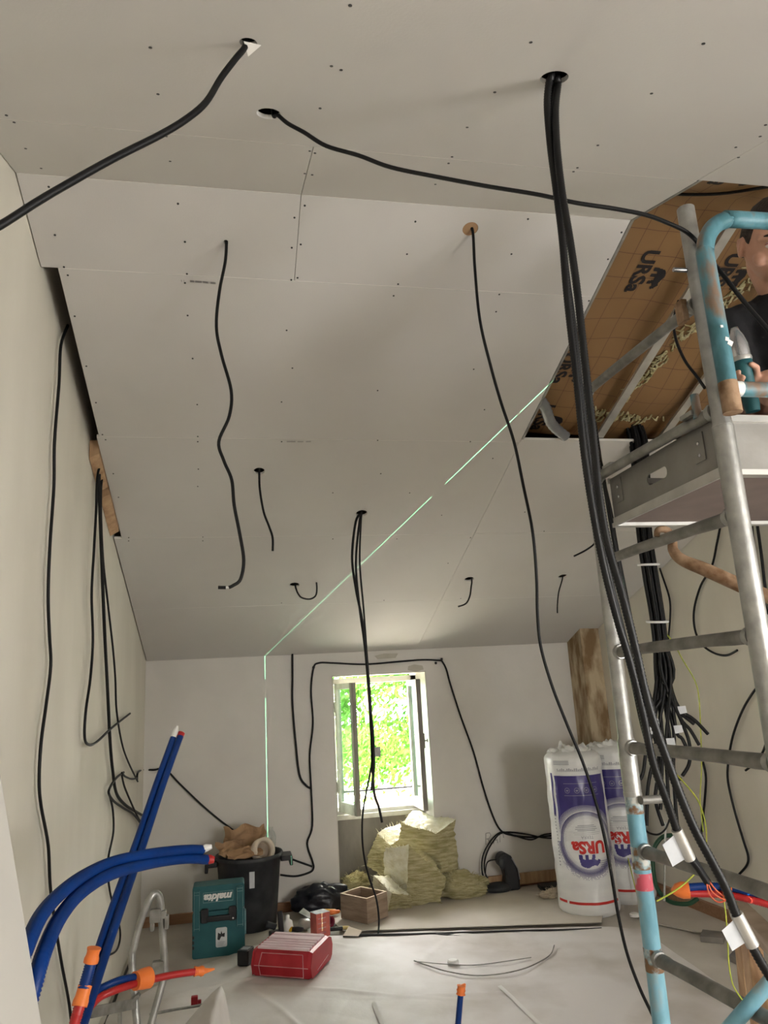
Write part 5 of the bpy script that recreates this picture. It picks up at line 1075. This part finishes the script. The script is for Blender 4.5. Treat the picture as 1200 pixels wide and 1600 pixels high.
# ------------------------------------------------------------ red ribbed case lying flat
A = Vector((.077, 4.981, .014)); ex = Vector((.336, -.195, 0)); LX = ex.length; ex = ex / LX; ey = Vector((.165, .346, 0)); LY = ey.length; ey = ey / LY
tr_ = thing('red_case', tuple(A + ex * LX / 2 + ey * LY / 2), 'red plastic tool case with dusty pink ribs, lying on the floor fleece', 'tool case')
def RP(x, y, z): return A + ex * x + ey * y + Vector((0, 0, z))
prof = [(.012, 0), (-.004, .062), (.022, .128), (.04, .138), (.335, .138), (.37, .122), (.388, .075), (.372, .018), (.345, 0)]
m = M()
xs_ = [(0, .88), (.02, 1), (LX - .025, 1), (LX, .86)]
V = []
for x, k in xs_:
    for y, z in prof: V.append(RP(x, .19 + (y - .19) * (.97 if k < 1 else 1), .069 + (z - .069) * k))
n = len(prof); m.add(V, [tuple(range(n)), tuple(range(3 * n, 4 * n))[::-1]] + [(i * n + k, (i) * n + (k + 1) % n, (i + 1) * n + (k + 1) % n, (i + 1) * n + k) for i in range(3) for k in range(n)]); 
m.f = [f[::-1] for f in m.f]; m.build('case_shell', M_red, tr_, bevel=.006)
for y0, wd in ((.052, .022), (.094, .022), (.136, .022), (.178, .022), (.240, .058), (.305, .034)):
    m = M(); P = [RP(x, y, z) for z in (.128, .150) for x, y in ((.022, y0 - wd / 2), (LX - .028, y0 - wd / 2), (LX - .028, y0 + wd / 2), (.022, y0 + wd / 2))]; m.hexa(P); m.build('rib', M_dust, tr_, bevel=.004)
def strip2(P, w_, name, mt, par):
    q = M(); q.tube(P, w_, 6); return q.build(name, mt, par)
fp = lambda x, z: RP(x, (.012 - .016 * z / .062) if z < .062 else (-.004 + .026 * (z - .062) / .066), z) - ey * .001
for P in ([fp(.055, .006), fp(.05, .062), fp(.062, .124)], [fp(LX - .055, .006), fp(LX - .05, .062), fp(LX - .06, .124)], [fp(.02, .062), fp(LX - .02, .062)], [fp(.06, .124), fp(LX - .06, .124)], [fp(.055, .008), fp(LX - .055, .008)]): strip2(P, .0022, 'scuffed_edge', M_redd, tr_)
for x in (.10, .16, .22):
    m = M(); m.tube([RP(LX + .0005, x, .02 + .1 * (x - .1)), RP(LX + .0005, x + .08, .03 + .1 * (x - .1))], .002, 6); m.build('scratch', M_redd, tr_)
mt_ = Vector((0.047,5.203,0.014)); td = thing('meter', (mt_.x, mt_.y, .014), 'small black handheld device with a grey screen touching the red case', 'device')
R = rotz(-.45); m = M(); m.rbox(mt_ + Vector((0, .02, .042)), (.075, .10, .084), .012, axis=2, R=R); m.build('device_body', M_black, td, bevel=.004)
m = M(); m.box(mt_ + Vector((0.0, .02, .0852)), (.046, .05, .003), R=R); m.build('screen', M_lgrey, td)

# ------------------------------------------------------------ wooden box
Bf, Bl, Br = Vector((.895, 5.687, .022)), Vector((.736, 5.911, .022)), Vector((1.069, 5.824, .022)); e1 = (Bl - Bf); e2 = (Br - Bf); BH = .165; T1, T2 = e1.normalized() * .012, e2.normalized() * .012
tw = thing('wooden_box', tuple((Bl + Br) / 2), 'open square wooden box standing on the floor before the glass wool', 'box')
UP = Vector((0, 0, BH))
def wallb(a, b_, th):
    m = M(); m.hexa([a, b_, b_ + th, a + th, a + UP, b_ + UP, b_ + th + UP, a + th + UP]); return m
wallb(Bf, Bf + e1, T2).build('side', M_woodb, tw, bevel=.002); wallb(Bf + e2, Bf + e2 + e1, -T2).build('side', M_woodb, tw, bevel=.002)
wallb(Bf + T2, Bf + e2 - T2, T1).build('side', M_woodb, tw, bevel=.002); wallb(Bf + T2 + e1, Bf + e2 + e1 - T2, -T1).build('side', M_woodb, tw, bevel=.002)
m = M(); m.hexa([Bf + T1 + T2, Bf + e2 - T2 + T1, Bf + e1 + e2 - T1 - T2, Bf + e1 - T1 + T2] + [p + Vector((0, 0, .012)) for p in (Bf + T1 + T2, Bf + e2 - T2 + T1, Bf + e1 + e2 - T1 - T2, Bf + e1 - T1 + T2)]); m.build('bottom', M_woodb, tw)
m = M(); r1 = [Bf, Bf + e2, Bf + e1 + e2, Bf + e1]; r2 = [Bf + T1 + T2, Bf + e2 + T1 - T2, Bf + e1 + e2 - T1 - T2, Bf + e1 - T1 + T2]; k_ = Vector((0, 0, BH + .0015))
m.add([p + k_ for p in r1 + r2], [(i, (i + 1) % 4, 4 + (i + 1) % 4, 4 + i) for i in range(4)]); m.build('sawn_rim', M_rim, tw)

# ------------------------------------------------------------ dark jacket heap, black machine, small things by the wall
c_ = Vector((0.635,6.174,0.0)); m = M()
def jf(p, u):
    k = 1 + nz(u + Vector((3, 0, 0)), 1.5, .3) + nz(u, 4, .16) + nz(u, 10, .06); p = p * k; p.z = max(p.z, -.085); return p
m.ball(c_ + Vector((-.01, .02, .09)), (.215, .105, .11), 48, fn=jf); tag(m.build('black_sack', M_bag), 'crumpled black plastic sack on the floor under the window, left of the wooden box', 'sack')
mp = Vector((2.131,6.211,0.0)); tq = thing('power_tool', (mp.x, mp.y, .01), 'black upright power tool by the back wall, right of the glass wool', 'power tool')
m = M(); m.ball(mp + Vector((-.09, -.01, .035)), (.12, .085, .04), 24); m.build('base', M_blackd, tq)
pf_ = [(-.045, 0), (.085, 0), (.088, .10), (.075, .17), (.03, .255), (-.02, .285), (-.06, .275), (-.085, .235), (-.075, .19), (-.045, .17), (-.03, .11)]
m = M(); m.prism(pf_, -.055, .055, lambda x, z, h: (mp.x + x, mp.y + h, z + .01)); m.build('housing', M_black, tq, bevel=.018)
m = M(); m.ball(mp + Vector((-.055, -.05, .215)), (.026, .018, .04), 14); m.build('knob', M_blackd, tq)
m = M(); m.tube([mp + Vector((.03, -.058, .25)), mp + Vector((.072, -.058, .17)), mp + Vector((.082, -.058, .09))], .004, 6); m.build('trim_line', M_lgrey, tq)
m = M(); m.tube([mp + Vector(( -.08, .0, .24)), mp + Vector((-.15, .03, .22)), mp + Vector((-.17, .04, .12)), mp + Vector((-.14, .03, .05))], .005, 8, smooth=5); m.build('power_cord', M_black, tq)
p0 = Vector((2.484,6.077,0.0)); m = M(); m.rbox(p0 + Vector((.0, .05, .022)), (.24, .12, .03), .008, R=rotz(-.1), axis=2); tag(m.build('flat_tray', M_blackd, bevel=.003), 'flat dark tray on the floor along the back wall, left of the insulation rolls', 'tray')
p0 = Vector((2.37,5.866,0.0)); q = lump((p0.x, p0.y, .03), (.11, .06, .035), 21, .1); tag(q.build('crumpled_rag', M_cardl), 'pale crumpled rag on the floor just left of the nearer insulation roll', 'rag')
p0 = Vector((2.43,6.34,0.0)); m = M(); m.box((2.35, 6.285, .06), (.75, .05, .07)); m.box((2.3, 6.275, .1), (.62, .03, .012)); tag(m.build('timber_batten', M_wood, bevel=.003), 'dark timber batten lying along the back wall behind the rolls', 'batten')

# small tools on the floor between the bin and the wooden box
zt = .014
def Gp(x, y, z=zt): return Vector(GT[(x, y)])
GT = {}
for k_, p_ in zip(((436, 1462), (450, 1458), (463, 1458), (476, 1450), (483, 1443), (513, 1432), (502, 1466), (517, 1450), (535, 1454), (522, 1444)), [(0.278,5.701,0.014),(0.341,5.735,0.014),(0.397,5.713,0.014),(0.463,5.808,0.014),(0.503,5.902,0.014),(0.656,6.022,0.014),(0.551,5.536,0.014),(0.64,5.737,0.014),(0.71,5.648,0.014),(0.673,5.817,0.014)]): GT[k_] = p_
p0 = Gp(436, 1462); t = thing('caulking_gun', tuple(p0), 'black hand tool with an upright grip, front left of the small tools', 'hand tool')
m = M(); m.rbox(p0 + Vector((.012, .0, .075)), (.036, .034, .15), .010, axis=2, R=ry(-.06)); m.build('grip', M_black, t, bevel=.003)
m = M(); m.rbox(p0 + Vector((-.02, .0, .02)), (.09, .05, .036), .010, axis=0, R=rotz(.35)); m.rbox(p0 + Vector((-.05, .05, .055)), (.07, .03, .04), .010, axis=0, R=rotz(.2) @ ry(.4)); m.build('tool_head', M_blackd, t, bevel=.003)
p0 = Gp(450, 1458); m = M(); m.lathe([(.0, 0), (.036, .004), (.04, .03), (.032, .07), (.014, .085), (.014, .11), (0, .112)], p0 + Vector((0, .03, 0)), 20, R=rx(.15)); tag(m.build('small_bottle', M_white), 'small white bottle among the tools beside the upright grip', 'bottle')
p0 = Gp(463, 1458); t = thing('screwdriver', tuple(p0), 'yellow and black screwdriver lying right of the small white bottle', 'screwdriver')
R = rotz(-.35) @ ry(radians(90)); m = M(); m.lathe([(0, -.07), (.016, -.065), (.018, -.02), (.014, .01), (.010, .02)], p0 + Vector((.03, 0, .02)), 14, R=R); m.build('handle', M_black, t)
m = M(); m.lathe([(.017, -.06), (.0195, -.03), (.017, .0)], p0 + Vector((-.025, .02, .022)), 14, R=R); m.build('yellow_grip', mat('yellow_plastic', (.6, .36, .02), None, rough=.45), t)
m = M(); m.tube([p0 + Vector((-.03, .02, .02)), p0 + Vector((-.12, .05, .02))], .004, 8); m.build('shaft', M_steel, t)
p0 = Gp(476, 1450); m = M(); m.lathe([(0, 0), (.04, .002), (.046, .02), (.044, .042), (.03, .058), (0, .062)], p0, 28); tag(m.build('tape_measure', M_alub), 'silver round tape measure behind the small tools', 'tape measure')
p0 = Gp(483, 1443); t = thing('trowel', tuple(p0), 'grey bladed trowel leaning behind the red carton', 'trowel')
m = M(); m.hexa([p0 + Vector(v) for v in ((-.07, .05, .06), (.05, -.01, .0), (.085, .04, .0), (-.03, .10, .075), (-.07, .05, .067), (.05, -.01, .007), (.085, .04, .007), (-.03, .10, .082))]); m.build('blade', M_galvd, t)
m = M(); m.tube([p0 + Vector((.05, .02, .012)), p0 + Vector((.10, -.02, .015))], .012, 10); m.build('handle', M_black, t)
p0 = Gp(513, 1432); t = thing('pliers', tuple(p0), 'orange and yellow gripped pliers in front of the black sack', 'pliers')
m = M(); m.capsule([p0 + Vector((-.07, -.03, .02)), p0 + Vector((-.02, .0, .035)), p0 + Vector((.05, .0, .03))], [.012, .02, .015], 12); m.build('yellow_grip', mat('amber_plastic', (.62, .33, .03), None, rough=.4), t)
m = M(); m.capsule([p0 + Vector((.02, -.02, .03)), p0 + Vector((.075, -.015, .03))], [.018, .012], 12); m.build('orange_grip', M_tape, t)
p0 = Gp(502, 1466); t = thing('carton', tuple(p0), 'small red and white carton standing before the wooden box', 'carton')
R = rotz(.42); m = M(); m.box(p0 + Vector((0, .05, .075)), (.105, .085, .15), R=R); m.build('carton_box', mat('red_carton', (.45, .10, .08), (.52, .16, .12), 12, .6), t, bevel=.002)
m = M(); m.box(p0 + Vector((0, .05, .1515)), (.105, .085, .002), R=R); m.build('white_top', M_tag, t)
m = M(); m.box(p0 + Vector((0, .05, .08)) + R @ Vector((.0535, 0, 0)), (.002, .083, .14), R=R); m.build('dark_side', mat('slate_print', (.10, .13, .15), (.2, .23, .25), 20, .5), t)
for k in range(4):
    m = M(); m.box(p0 + Vector((0, .05, .03 + .03 * k)) + R @ Vector((-.01, -.0435, 0)), (.06, .002, .006), R=R); m.build('print_line', M_redd, t)
p0 = Gp(517, 1450); m = M(); m.lathe([(.02, -.012), (.034, -.012), (.034, .012), (.02, .012), (.02, -.012)], p0 + Vector((0, .03, .034)), 24, R=rotz(.6) @ rx(radians(82))); tag(m.build('tape_roll', mat('maroon_tape', (.16, .012, .03), None, rough=.4)), 'small dark red tape roll standing right of the red carton', 'tape roll')
p0 = Gp(535, 1454); t = thing('chisel', tuple(p0), 'black handled chisel with a yellow end lying before the wooden box', 'chisel')
m = M(); m.capsule([p0 + Vector((-.10, .01, .014)), p0 + Vector((.0, .0, .014))], [.013, .013], 10); m.build('handle', M_black, t)
m = M(); m.capsule([p0 + Vector((.01, .0, .014)), p0 + Vector((.04, -.01, .016))], [.015, .012], 10); m.build('yellow_end', mat('straw_plastic', (.62, .52, .22), None, rough=.5), t)
p0 = Gp(522, 1444); m = M(); m.hexa([p0 + Vector(v) for v in ((-.04, -.03, 0), (.05, -.02, 0), (.055, .10, 0), (-.02, .10, 0), (-.04, -.03, .002), (.05, -.02, .002), (.055, .10, .002), (-.02, .10, .002))]); tag(m.build('paper_sheet', M_tag), 'white sheet of paper on the floor against the wooden box', 'paper')

# ------------------------------------------------------------ plastic conduits at left, right and front
def pipe(P, r, label, mt, group, ext=None, cat='conduit', smooth=6, rib=.0065):
    P = [Vector(p) for p in P]
    if ext:
        d = (P[-1] - P[-2]).normalized(); L = (P[-1].z - ext) / max(.05, -d.z); P.append(P[-1] + d * L)
    q = M(); q.tube(P, r, 14, smooth=smooth, rib=rib); return tag(q.build('conduit', mt), label, cat, group)
def wrap(par, P, r, name='tape_wrap', mt=M_tape, ragged=.004):
    q = M(); P = [Vector(p) for p in P]; n_ = max(4, int((P[-1] - P[0]).length / .012)); Q = [P[0].lerp(P[-1], i / n_) if len(P) == 2 else P[min(len(P) - 1, int(i / n_ * (len(P) - 1)))] for i in range(n_ + 1)]
    q.tube(Q, [r + random.uniform(-.3, 1) * ragged for _ in Q], 14); return q.build(name, mt, par)
gB1 = 'blue conduits at the lower left'
b1 = pipe([(-0.394,1.52,1.103),(-0.37,1.5,1.164),(-0.356,1.5,1.204),(-0.357,1.6,1.232),(-0.356,1.75,1.236),(-0.343,1.95,1.23),(-0.306,2.15,1.218),(-0.231,2.35,1.194),(-0.152,2.48,1.173),(-0.106,2.55,1.156)], .0142, 'upper of the two bent blue conduits arching across the lower left', M_conb, gB1)
q = M(); P = [(-0.11,2.55,1.156),(-0.095,2.55,1.161),(-0.077,2.55,1.163)]; q.tube(P, [.011, .012, .006], 8); q.build('white_tip', M_white, b1)
b2 = pipe([(-0.375,1.52,1.034),(-0.352,1.5,1.095),(-0.339,1.5,1.146),(-0.335,1.55,1.19),(-0.341,1.7,1.207),(-0.336,1.9,1.208),(-0.301,2.1,1.2),(-0.231,2.35,1.169),(-0.152,2.48,1.148),(-0.092,2.57,1.123)], .0145, 'lower of the two bent blue conduits, with a red plug at its end', M_conb, gB1)
q = M(); P = [(-0.095,2.57,1.124),(-0.084,2.57,1.123),(-0.07,2.57,1.12)]; q.tube(P, [.0125, .014, .009], 10); q.build('red_plug', M_conr, b2)
b3 = pipe([(-0.24,3.5,1.462),(-0.299,3.4,1.285),(-0.349,3.2,1.099),(-0.385,3.0,0.962),(-0.41,2.82,0.859),(-0.423,2.68,0.793),(-0.43,2.58,0.751),(-0.435,2.5,0.72)], .0145, 'right of the two straight blue conduits slanting up, red tipped', M_conb, gB1, ext=.03)
q = M(); P = [(-0.243,3.5,1.457),(-0.236,3.51,1.474)]; q.tube(P, .0155, 10); q.build('red_plug', M_conr, b3)
b4 = pipe([(-0.27,3.5,1.458),(-0.327,3.4,1.282),(-0.377,3.2,1.097),(-0.415,3.0,0.961),(-0.439,2.82,0.855),(-0.449,2.68,0.789),(-0.458,2.58,0.738)], .0140, 'left of the two straight blue conduits slanting up, white tipped', M_conb, gB1, ext=.03)
q = M(); P = [(-0.27,3.5,1.458),(-0.262,3.5,1.482),(-0.254,3.5,1.506)]; q.tube(P, [.012, .013, .005], 8); q.build('white_tip', M_white, b4)
b5 = pipe([(-0.404,2.45,0.913),(-0.41,2.44,0.884),(-0.418,2.42,0.848)], .017, 'short blue conduit stub taped orange at both ends, left of the straight pair', M_conb, gB1, smooth=4)
wrap(b5, [(-0.398,2.45,0.943),(-0.406,2.45,0.907)], .018); wrap(b5, [(-0.415,2.43,0.857),(-0.425,2.41,0.813)], .0195)
b6 = pipe([(-0.423,2.41,0.817),(-0.43,2.4,0.791),(-0.436,2.38,0.761)], .0155, 'red conduit under the orange tape at the bottom left', M_conr, gB1, ext=.03, smooth=3)
gB2 = 'pair of conduits lying behind the tube trestle'
b7 = pipe([(-0.465,2.9,0.686),(-0.446,2.93,0.691),(-0.399,2.96,0.697),(-0.356,3.0,0.689),(-0.329,3.02,0.684)], .0125, 'blue conduit of the low pair, ending under the orange tape', M_conb, gB2)
b8 = pipe([(-0.473,2.86,0.658),(-0.45,2.9,0.672),(-0.409,2.93,0.677),(-0.36,2.98,0.673),(-0.304,3.05,0.659),(-0.231,3.1,0.651),(-0.148,3.15,0.637)], .0125, 'red conduit of the low pair, with a ragged orange taped end', M_conr, gB2)
wrap(b8, [(-0.35,3.0,0.677),(-0.309,3.04,0.671)], .030, ragged=.006); wrap(b8, [(-0.158,3.15,0.638),(-0.126,3.16,0.633)], .0155); q = M(); q.tube([(-0.13,3.16,0.633),(-0.108,3.17,0.63),(-0.087,3.18,0.629)], [.014, .008, .004], 8, flat=.5); q.build('tape_end', M_tape, b8)
gB3 = 'conduits taped together at the right'
b9 = pipe([(1.598,2.7,0.849),(1.663,2.68,0.851),(1.733,2.65,0.849),(1.786,2.6,0.84),(1.86,2.55,0.822)], .0145, 'blue conduit taped to a red one behind the rungs at right', M_conb, gB3)
b10 = pipe([(1.595,2.7,0.83),(1.659,2.68,0.828),(1.728,2.65,0.824),(1.781,2.6,0.816),(1.854,2.55,0.795)], .0138, 'red conduit taped under a blue one behind the rungs at right', M_conr, gB3)
q = M(); P = [Vector(p) for p in [(1.551,2.71,0.839),(1.567,2.71,0.841),(1.586,2.7,0.842),(1.608,2.69,0.842)]]; q.tube(P, [.008, .022, .029, .028], 12); q.build('tape_wrap', M_tape, b10)
q = M(); P = [(1.719,2.655,0.839),(1.744,2.64,0.835)]; q.tube([Vector(p) for p in P], .031, 12); q.build('tape_wrap', M_tape, b10)
b11 = pipe([(1.039,3.85,0.194), (1.022,3.85,0.102), (1.005,3.85,0.011)], .0148, 'short blue conduit standing up from the floor at the bottom centre', M_conb, None, ext=.004, smooth=4)
wrap(b11, [(1.044,3.85,0.221),(1.038,3.85,0.184)], .017, ragged=.007)
q = M(); P = [Vector(p) for p in [(1.027,3.85,0.207),(1.053,3.85,0.214),(1.064,3.85,0.227)]]; q.tube(P, [.012, .016, .004], 7, flat=.5); q.build('tape_end', M_tape, b11)

# ------------------------------------------------------------ bent tube trestle
tt = thing('tube_trestle', (-.35, 3.4, .0), 'folding trestle of bent galvanised tube at the lower left, behind the conduits', 'trestle')
P = [Vector(p) for p in [(-0.41,3.4,0.63),(-0.404,3.4,0.674),(-0.391,3.4,0.73),(-0.365,3.4,0.804),(-0.342,3.4,0.849),(-0.326,3.41,0.859),(-0.311,3.42,0.841),(-0.304,3.43,0.784),(-0.298,3.44,0.698),(-0.29,3.45,0.578),(-0.294,3.45,0.532)]]
m = M(); l0 = Vector((-0.383,3.38,0.411)); l1 = Vector((-0.336,3.43,0.387))
a = [l0 + (l0 - P[0]) * (l0.z / (P[0].z - l0.z)), l0]; b_ = [l1, l1 + (l1 - P[-1]) * (l1.z / (P[-1].z - l1.z))]
m.tube(a + P + b_, .0145, 12, smooth=5); m.build('bent_tube', M_galv, tt)
for p, sx in (((-0.325,3.42,0.776), -1), ((-0.314,3.44,0.579), -1), ((-0.293,3.42,0.778), 1)):
    m = M(); p = Vector(p); m.rbox(p, (.045 if sx < 0 else .02, .03, .05 if sx < 0 else .03), .006, axis=1); m.rbox(p + Vector((-.012 * sx * -1, 0, -.03)), (.016, .028, .05), .004, axis=1); m.build('bracket', M_galvd, tt, bevel=.002)
m = M(); a, b_ = Vector((-0.491,3.0,0.598)), Vector((-0.387,3.36,0.488)); d = (b_ - a).normalized(); up = Vector((0, 0, .018)); s_ = d.cross(up).normalized() * .003
m.hexa([a - up - s_, b_ - up - s_, b_ - up + s_, a - up + s_, a + up - s_, b_ + up - s_, b_ + up + s_, a + up + s_]); fb = m.build('flat_bar', M_galvd, tt)
for k in range(4):
    m = M(); p = a.lerp(b_, .15 + .13 * k); m.ball(p - s_ * 1.2 + Vector((0, -.002, 0)), (.006, .002, .006), 8); m.build('bolt_hole', M_black, fb)
m = M(); p = Vector((-0.422,3.34,0.491)); m.box(p, (.05, .03, .012), R=rotz(.5)); m.box(p + Vector((-.02, 0, -.04)), (.012, .03, .09)); m.box(p + Vector((.03, .0, .02)), (.05, .03, .014), R=ry(-.6)); m.build('hinge_plate', M_galvd, tt, bevel=.002)

# ------------------------------------------------------------ leaning plasterboard sheet at the left edge
m = M(); y0, y1 = .25, 1.45; L_ = lambda z: -.07 - .22 * z
P = []
for y in (y0, y1): P += [(L_(0.0), y, .006), (L_(0) - .0135, y, .006), (L_(2.72) - .0135, y, 2.72), (L_(2.72), y, 2.72)]
m.add(P, [(0, 1, 2, 3)[::-1], (4, 5, 6, 7), (0, 3, 7, 4), (1, 5, 6, 2), (3, 2, 6, 7), (0, 4, 5, 1)])
tag(m.build('plasterboard_sheet', mat('pale_board', (.50, .485, .45), (.53, .515, .48), 2, .85)), 'pale board sheet leaning against the left wall at the lower left edge', 'board')

# ------------------------------------------------------------ timber trestle at the lower right
tt2 = thing('sawhorse', (2.15, 3.2, 0), 'worn brown timber trestle on the right, behind the corrugated conduit', 'trestle')
def beam(a, b_, w_, h_, name, mt=M_wood):
    a, b_ = Vector(a), Vector(b_); d = (b_ - a).normalized(); s1 = d.cross(Vector((0, 0, 1)) if abs(d.z) < .9 else Vector((0, 1, 0))).normalized() * w_ / 2; s2 = d.cross(s1).normalized() * h_ / 2
    q = M(); q.hexa([a - s1 - s2, a + s1 - s2, a + s1 + s2, a - s1 + s2, b_ - s1 - s2, b_ + s1 - s2, b_ + s1 + s2, b_ - s1 + s2]); q.f = [f[::-1] for f in q.f]; return q.build(name, mt, tt2, bevel=.004)
a = Vector((2.241,3.3,0.468)); b_ = Vector((2.161,3.2,0.152)); d = b_ - a; beam(a, a + d * (a.z / -d.z) * .995, .075, .05, 'leg')
a = Vector((2.363,3.55,0.499)); b_ = Vector((2.132,2.95,0.505)); beam(a, b_, .085, .06, 'top_rail', M_woodb)
b3_ = Vector((2.156,3.0,0.53)); beam(b3_, Vector((b3_.x + .12, b3_.y - .05, .005)), .07, .05, 'leg')
a = Vector((2.345,3.5,0.485)); beam(a, Vector((a.x + .05, a.y + .12, .005)), .07, .05, 'leg')
m = M(); P = [(xr(y) - .03, y) for y in (3.4, 5.6)]
m.hexa([(xr(3.4) - .03, 3.4, 0), (xr(3.4) - .002, 3.4, 0), (xr(6.0) - .002, 6.0, 0), (xr(6.0) - .03, 6.0, 0), (xr(3.4) - .03, 3.4, .09), (xr(3.4) - .002, 3.4, .09), (xr(6.0) - .002, 6.0, .09), (xr(6.0) - .03, 6.0, .09)]); struct(m.build('baseboard_right', M_base, keep=True))
# ------------------------------------------------------------ laser level: a thin fan of green light along a vertical plane
n_ = Vector((2.935, 1.211, 0)).normalized()
ld = bpy.data.lights.new('laser_level', 'POINT'); ld.energy = LASER_POWER; ld.shadow_soft_size = 0.0; ld.color = (.35, 1, .55); ld.use_nodes = True
nt = ld.node_tree; em = nt.nodes['Emission']; tc = nt.nodes.new('ShaderNodeTexCoord')
dp = nt.nodes.new('ShaderNodeVectorMath'); dp.operation = 'DOT_PRODUCT'; dp.inputs[1].default_value = n_; nt.links.new(tc.outputs['Normal'], dp.inputs[0])
ab = nt.nodes.new('ShaderNodeMath'); ab.operation = 'ABSOLUTE'; nt.links.new(dp.outputs['Value'], ab.inputs[0])
lt = nt.nodes.new('ShaderNodeMath'); lt.operation = 'LESS_THAN'; lt.inputs[1].default_value = .0004; nt.links.new(ab.outputs[0], lt.inputs[0])
sx = nt.nodes.new('ShaderNodeSeparateXYZ'); nt.links.new(tc.outputs['Normal'], sx.inputs[0])
gt = nt.nodes.new('ShaderNodeMath'); gt.operation = 'GREATER_THAN'; gt.inputs[1].default_value = -.043; nt.links.new(sx.outputs['Z'], gt.inputs[0])
l2 = nt.nodes.new('ShaderNodeMath'); l2.operation = 'LESS_THAN'; l2.inputs[1].default_value = .70; nt.links.new(sx.outputs['Z'], l2.inputs[0])
m2 = nt.nodes.new('ShaderNodeMath'); m2.operation = 'MULTIPLY'; nt.links.new(lt.outputs[0], m2.inputs[0]); nt.links.new(l2.outputs[0], m2.inputs[1])
ml = nt.nodes.new('ShaderNodeMath'); ml.operation = 'MULTIPLY'; nt.links.new(m2.outputs[0], ml.inputs[0]); nt.links.new(gt.outputs[0], ml.inputs[1])
nt.links.new(ml.outputs[0], em.inputs['Strength'])
lo = bpy.data.objects.new('laser_level', ld); COL.objects.link(lo); lo.location = (2.7242, .3, .30)
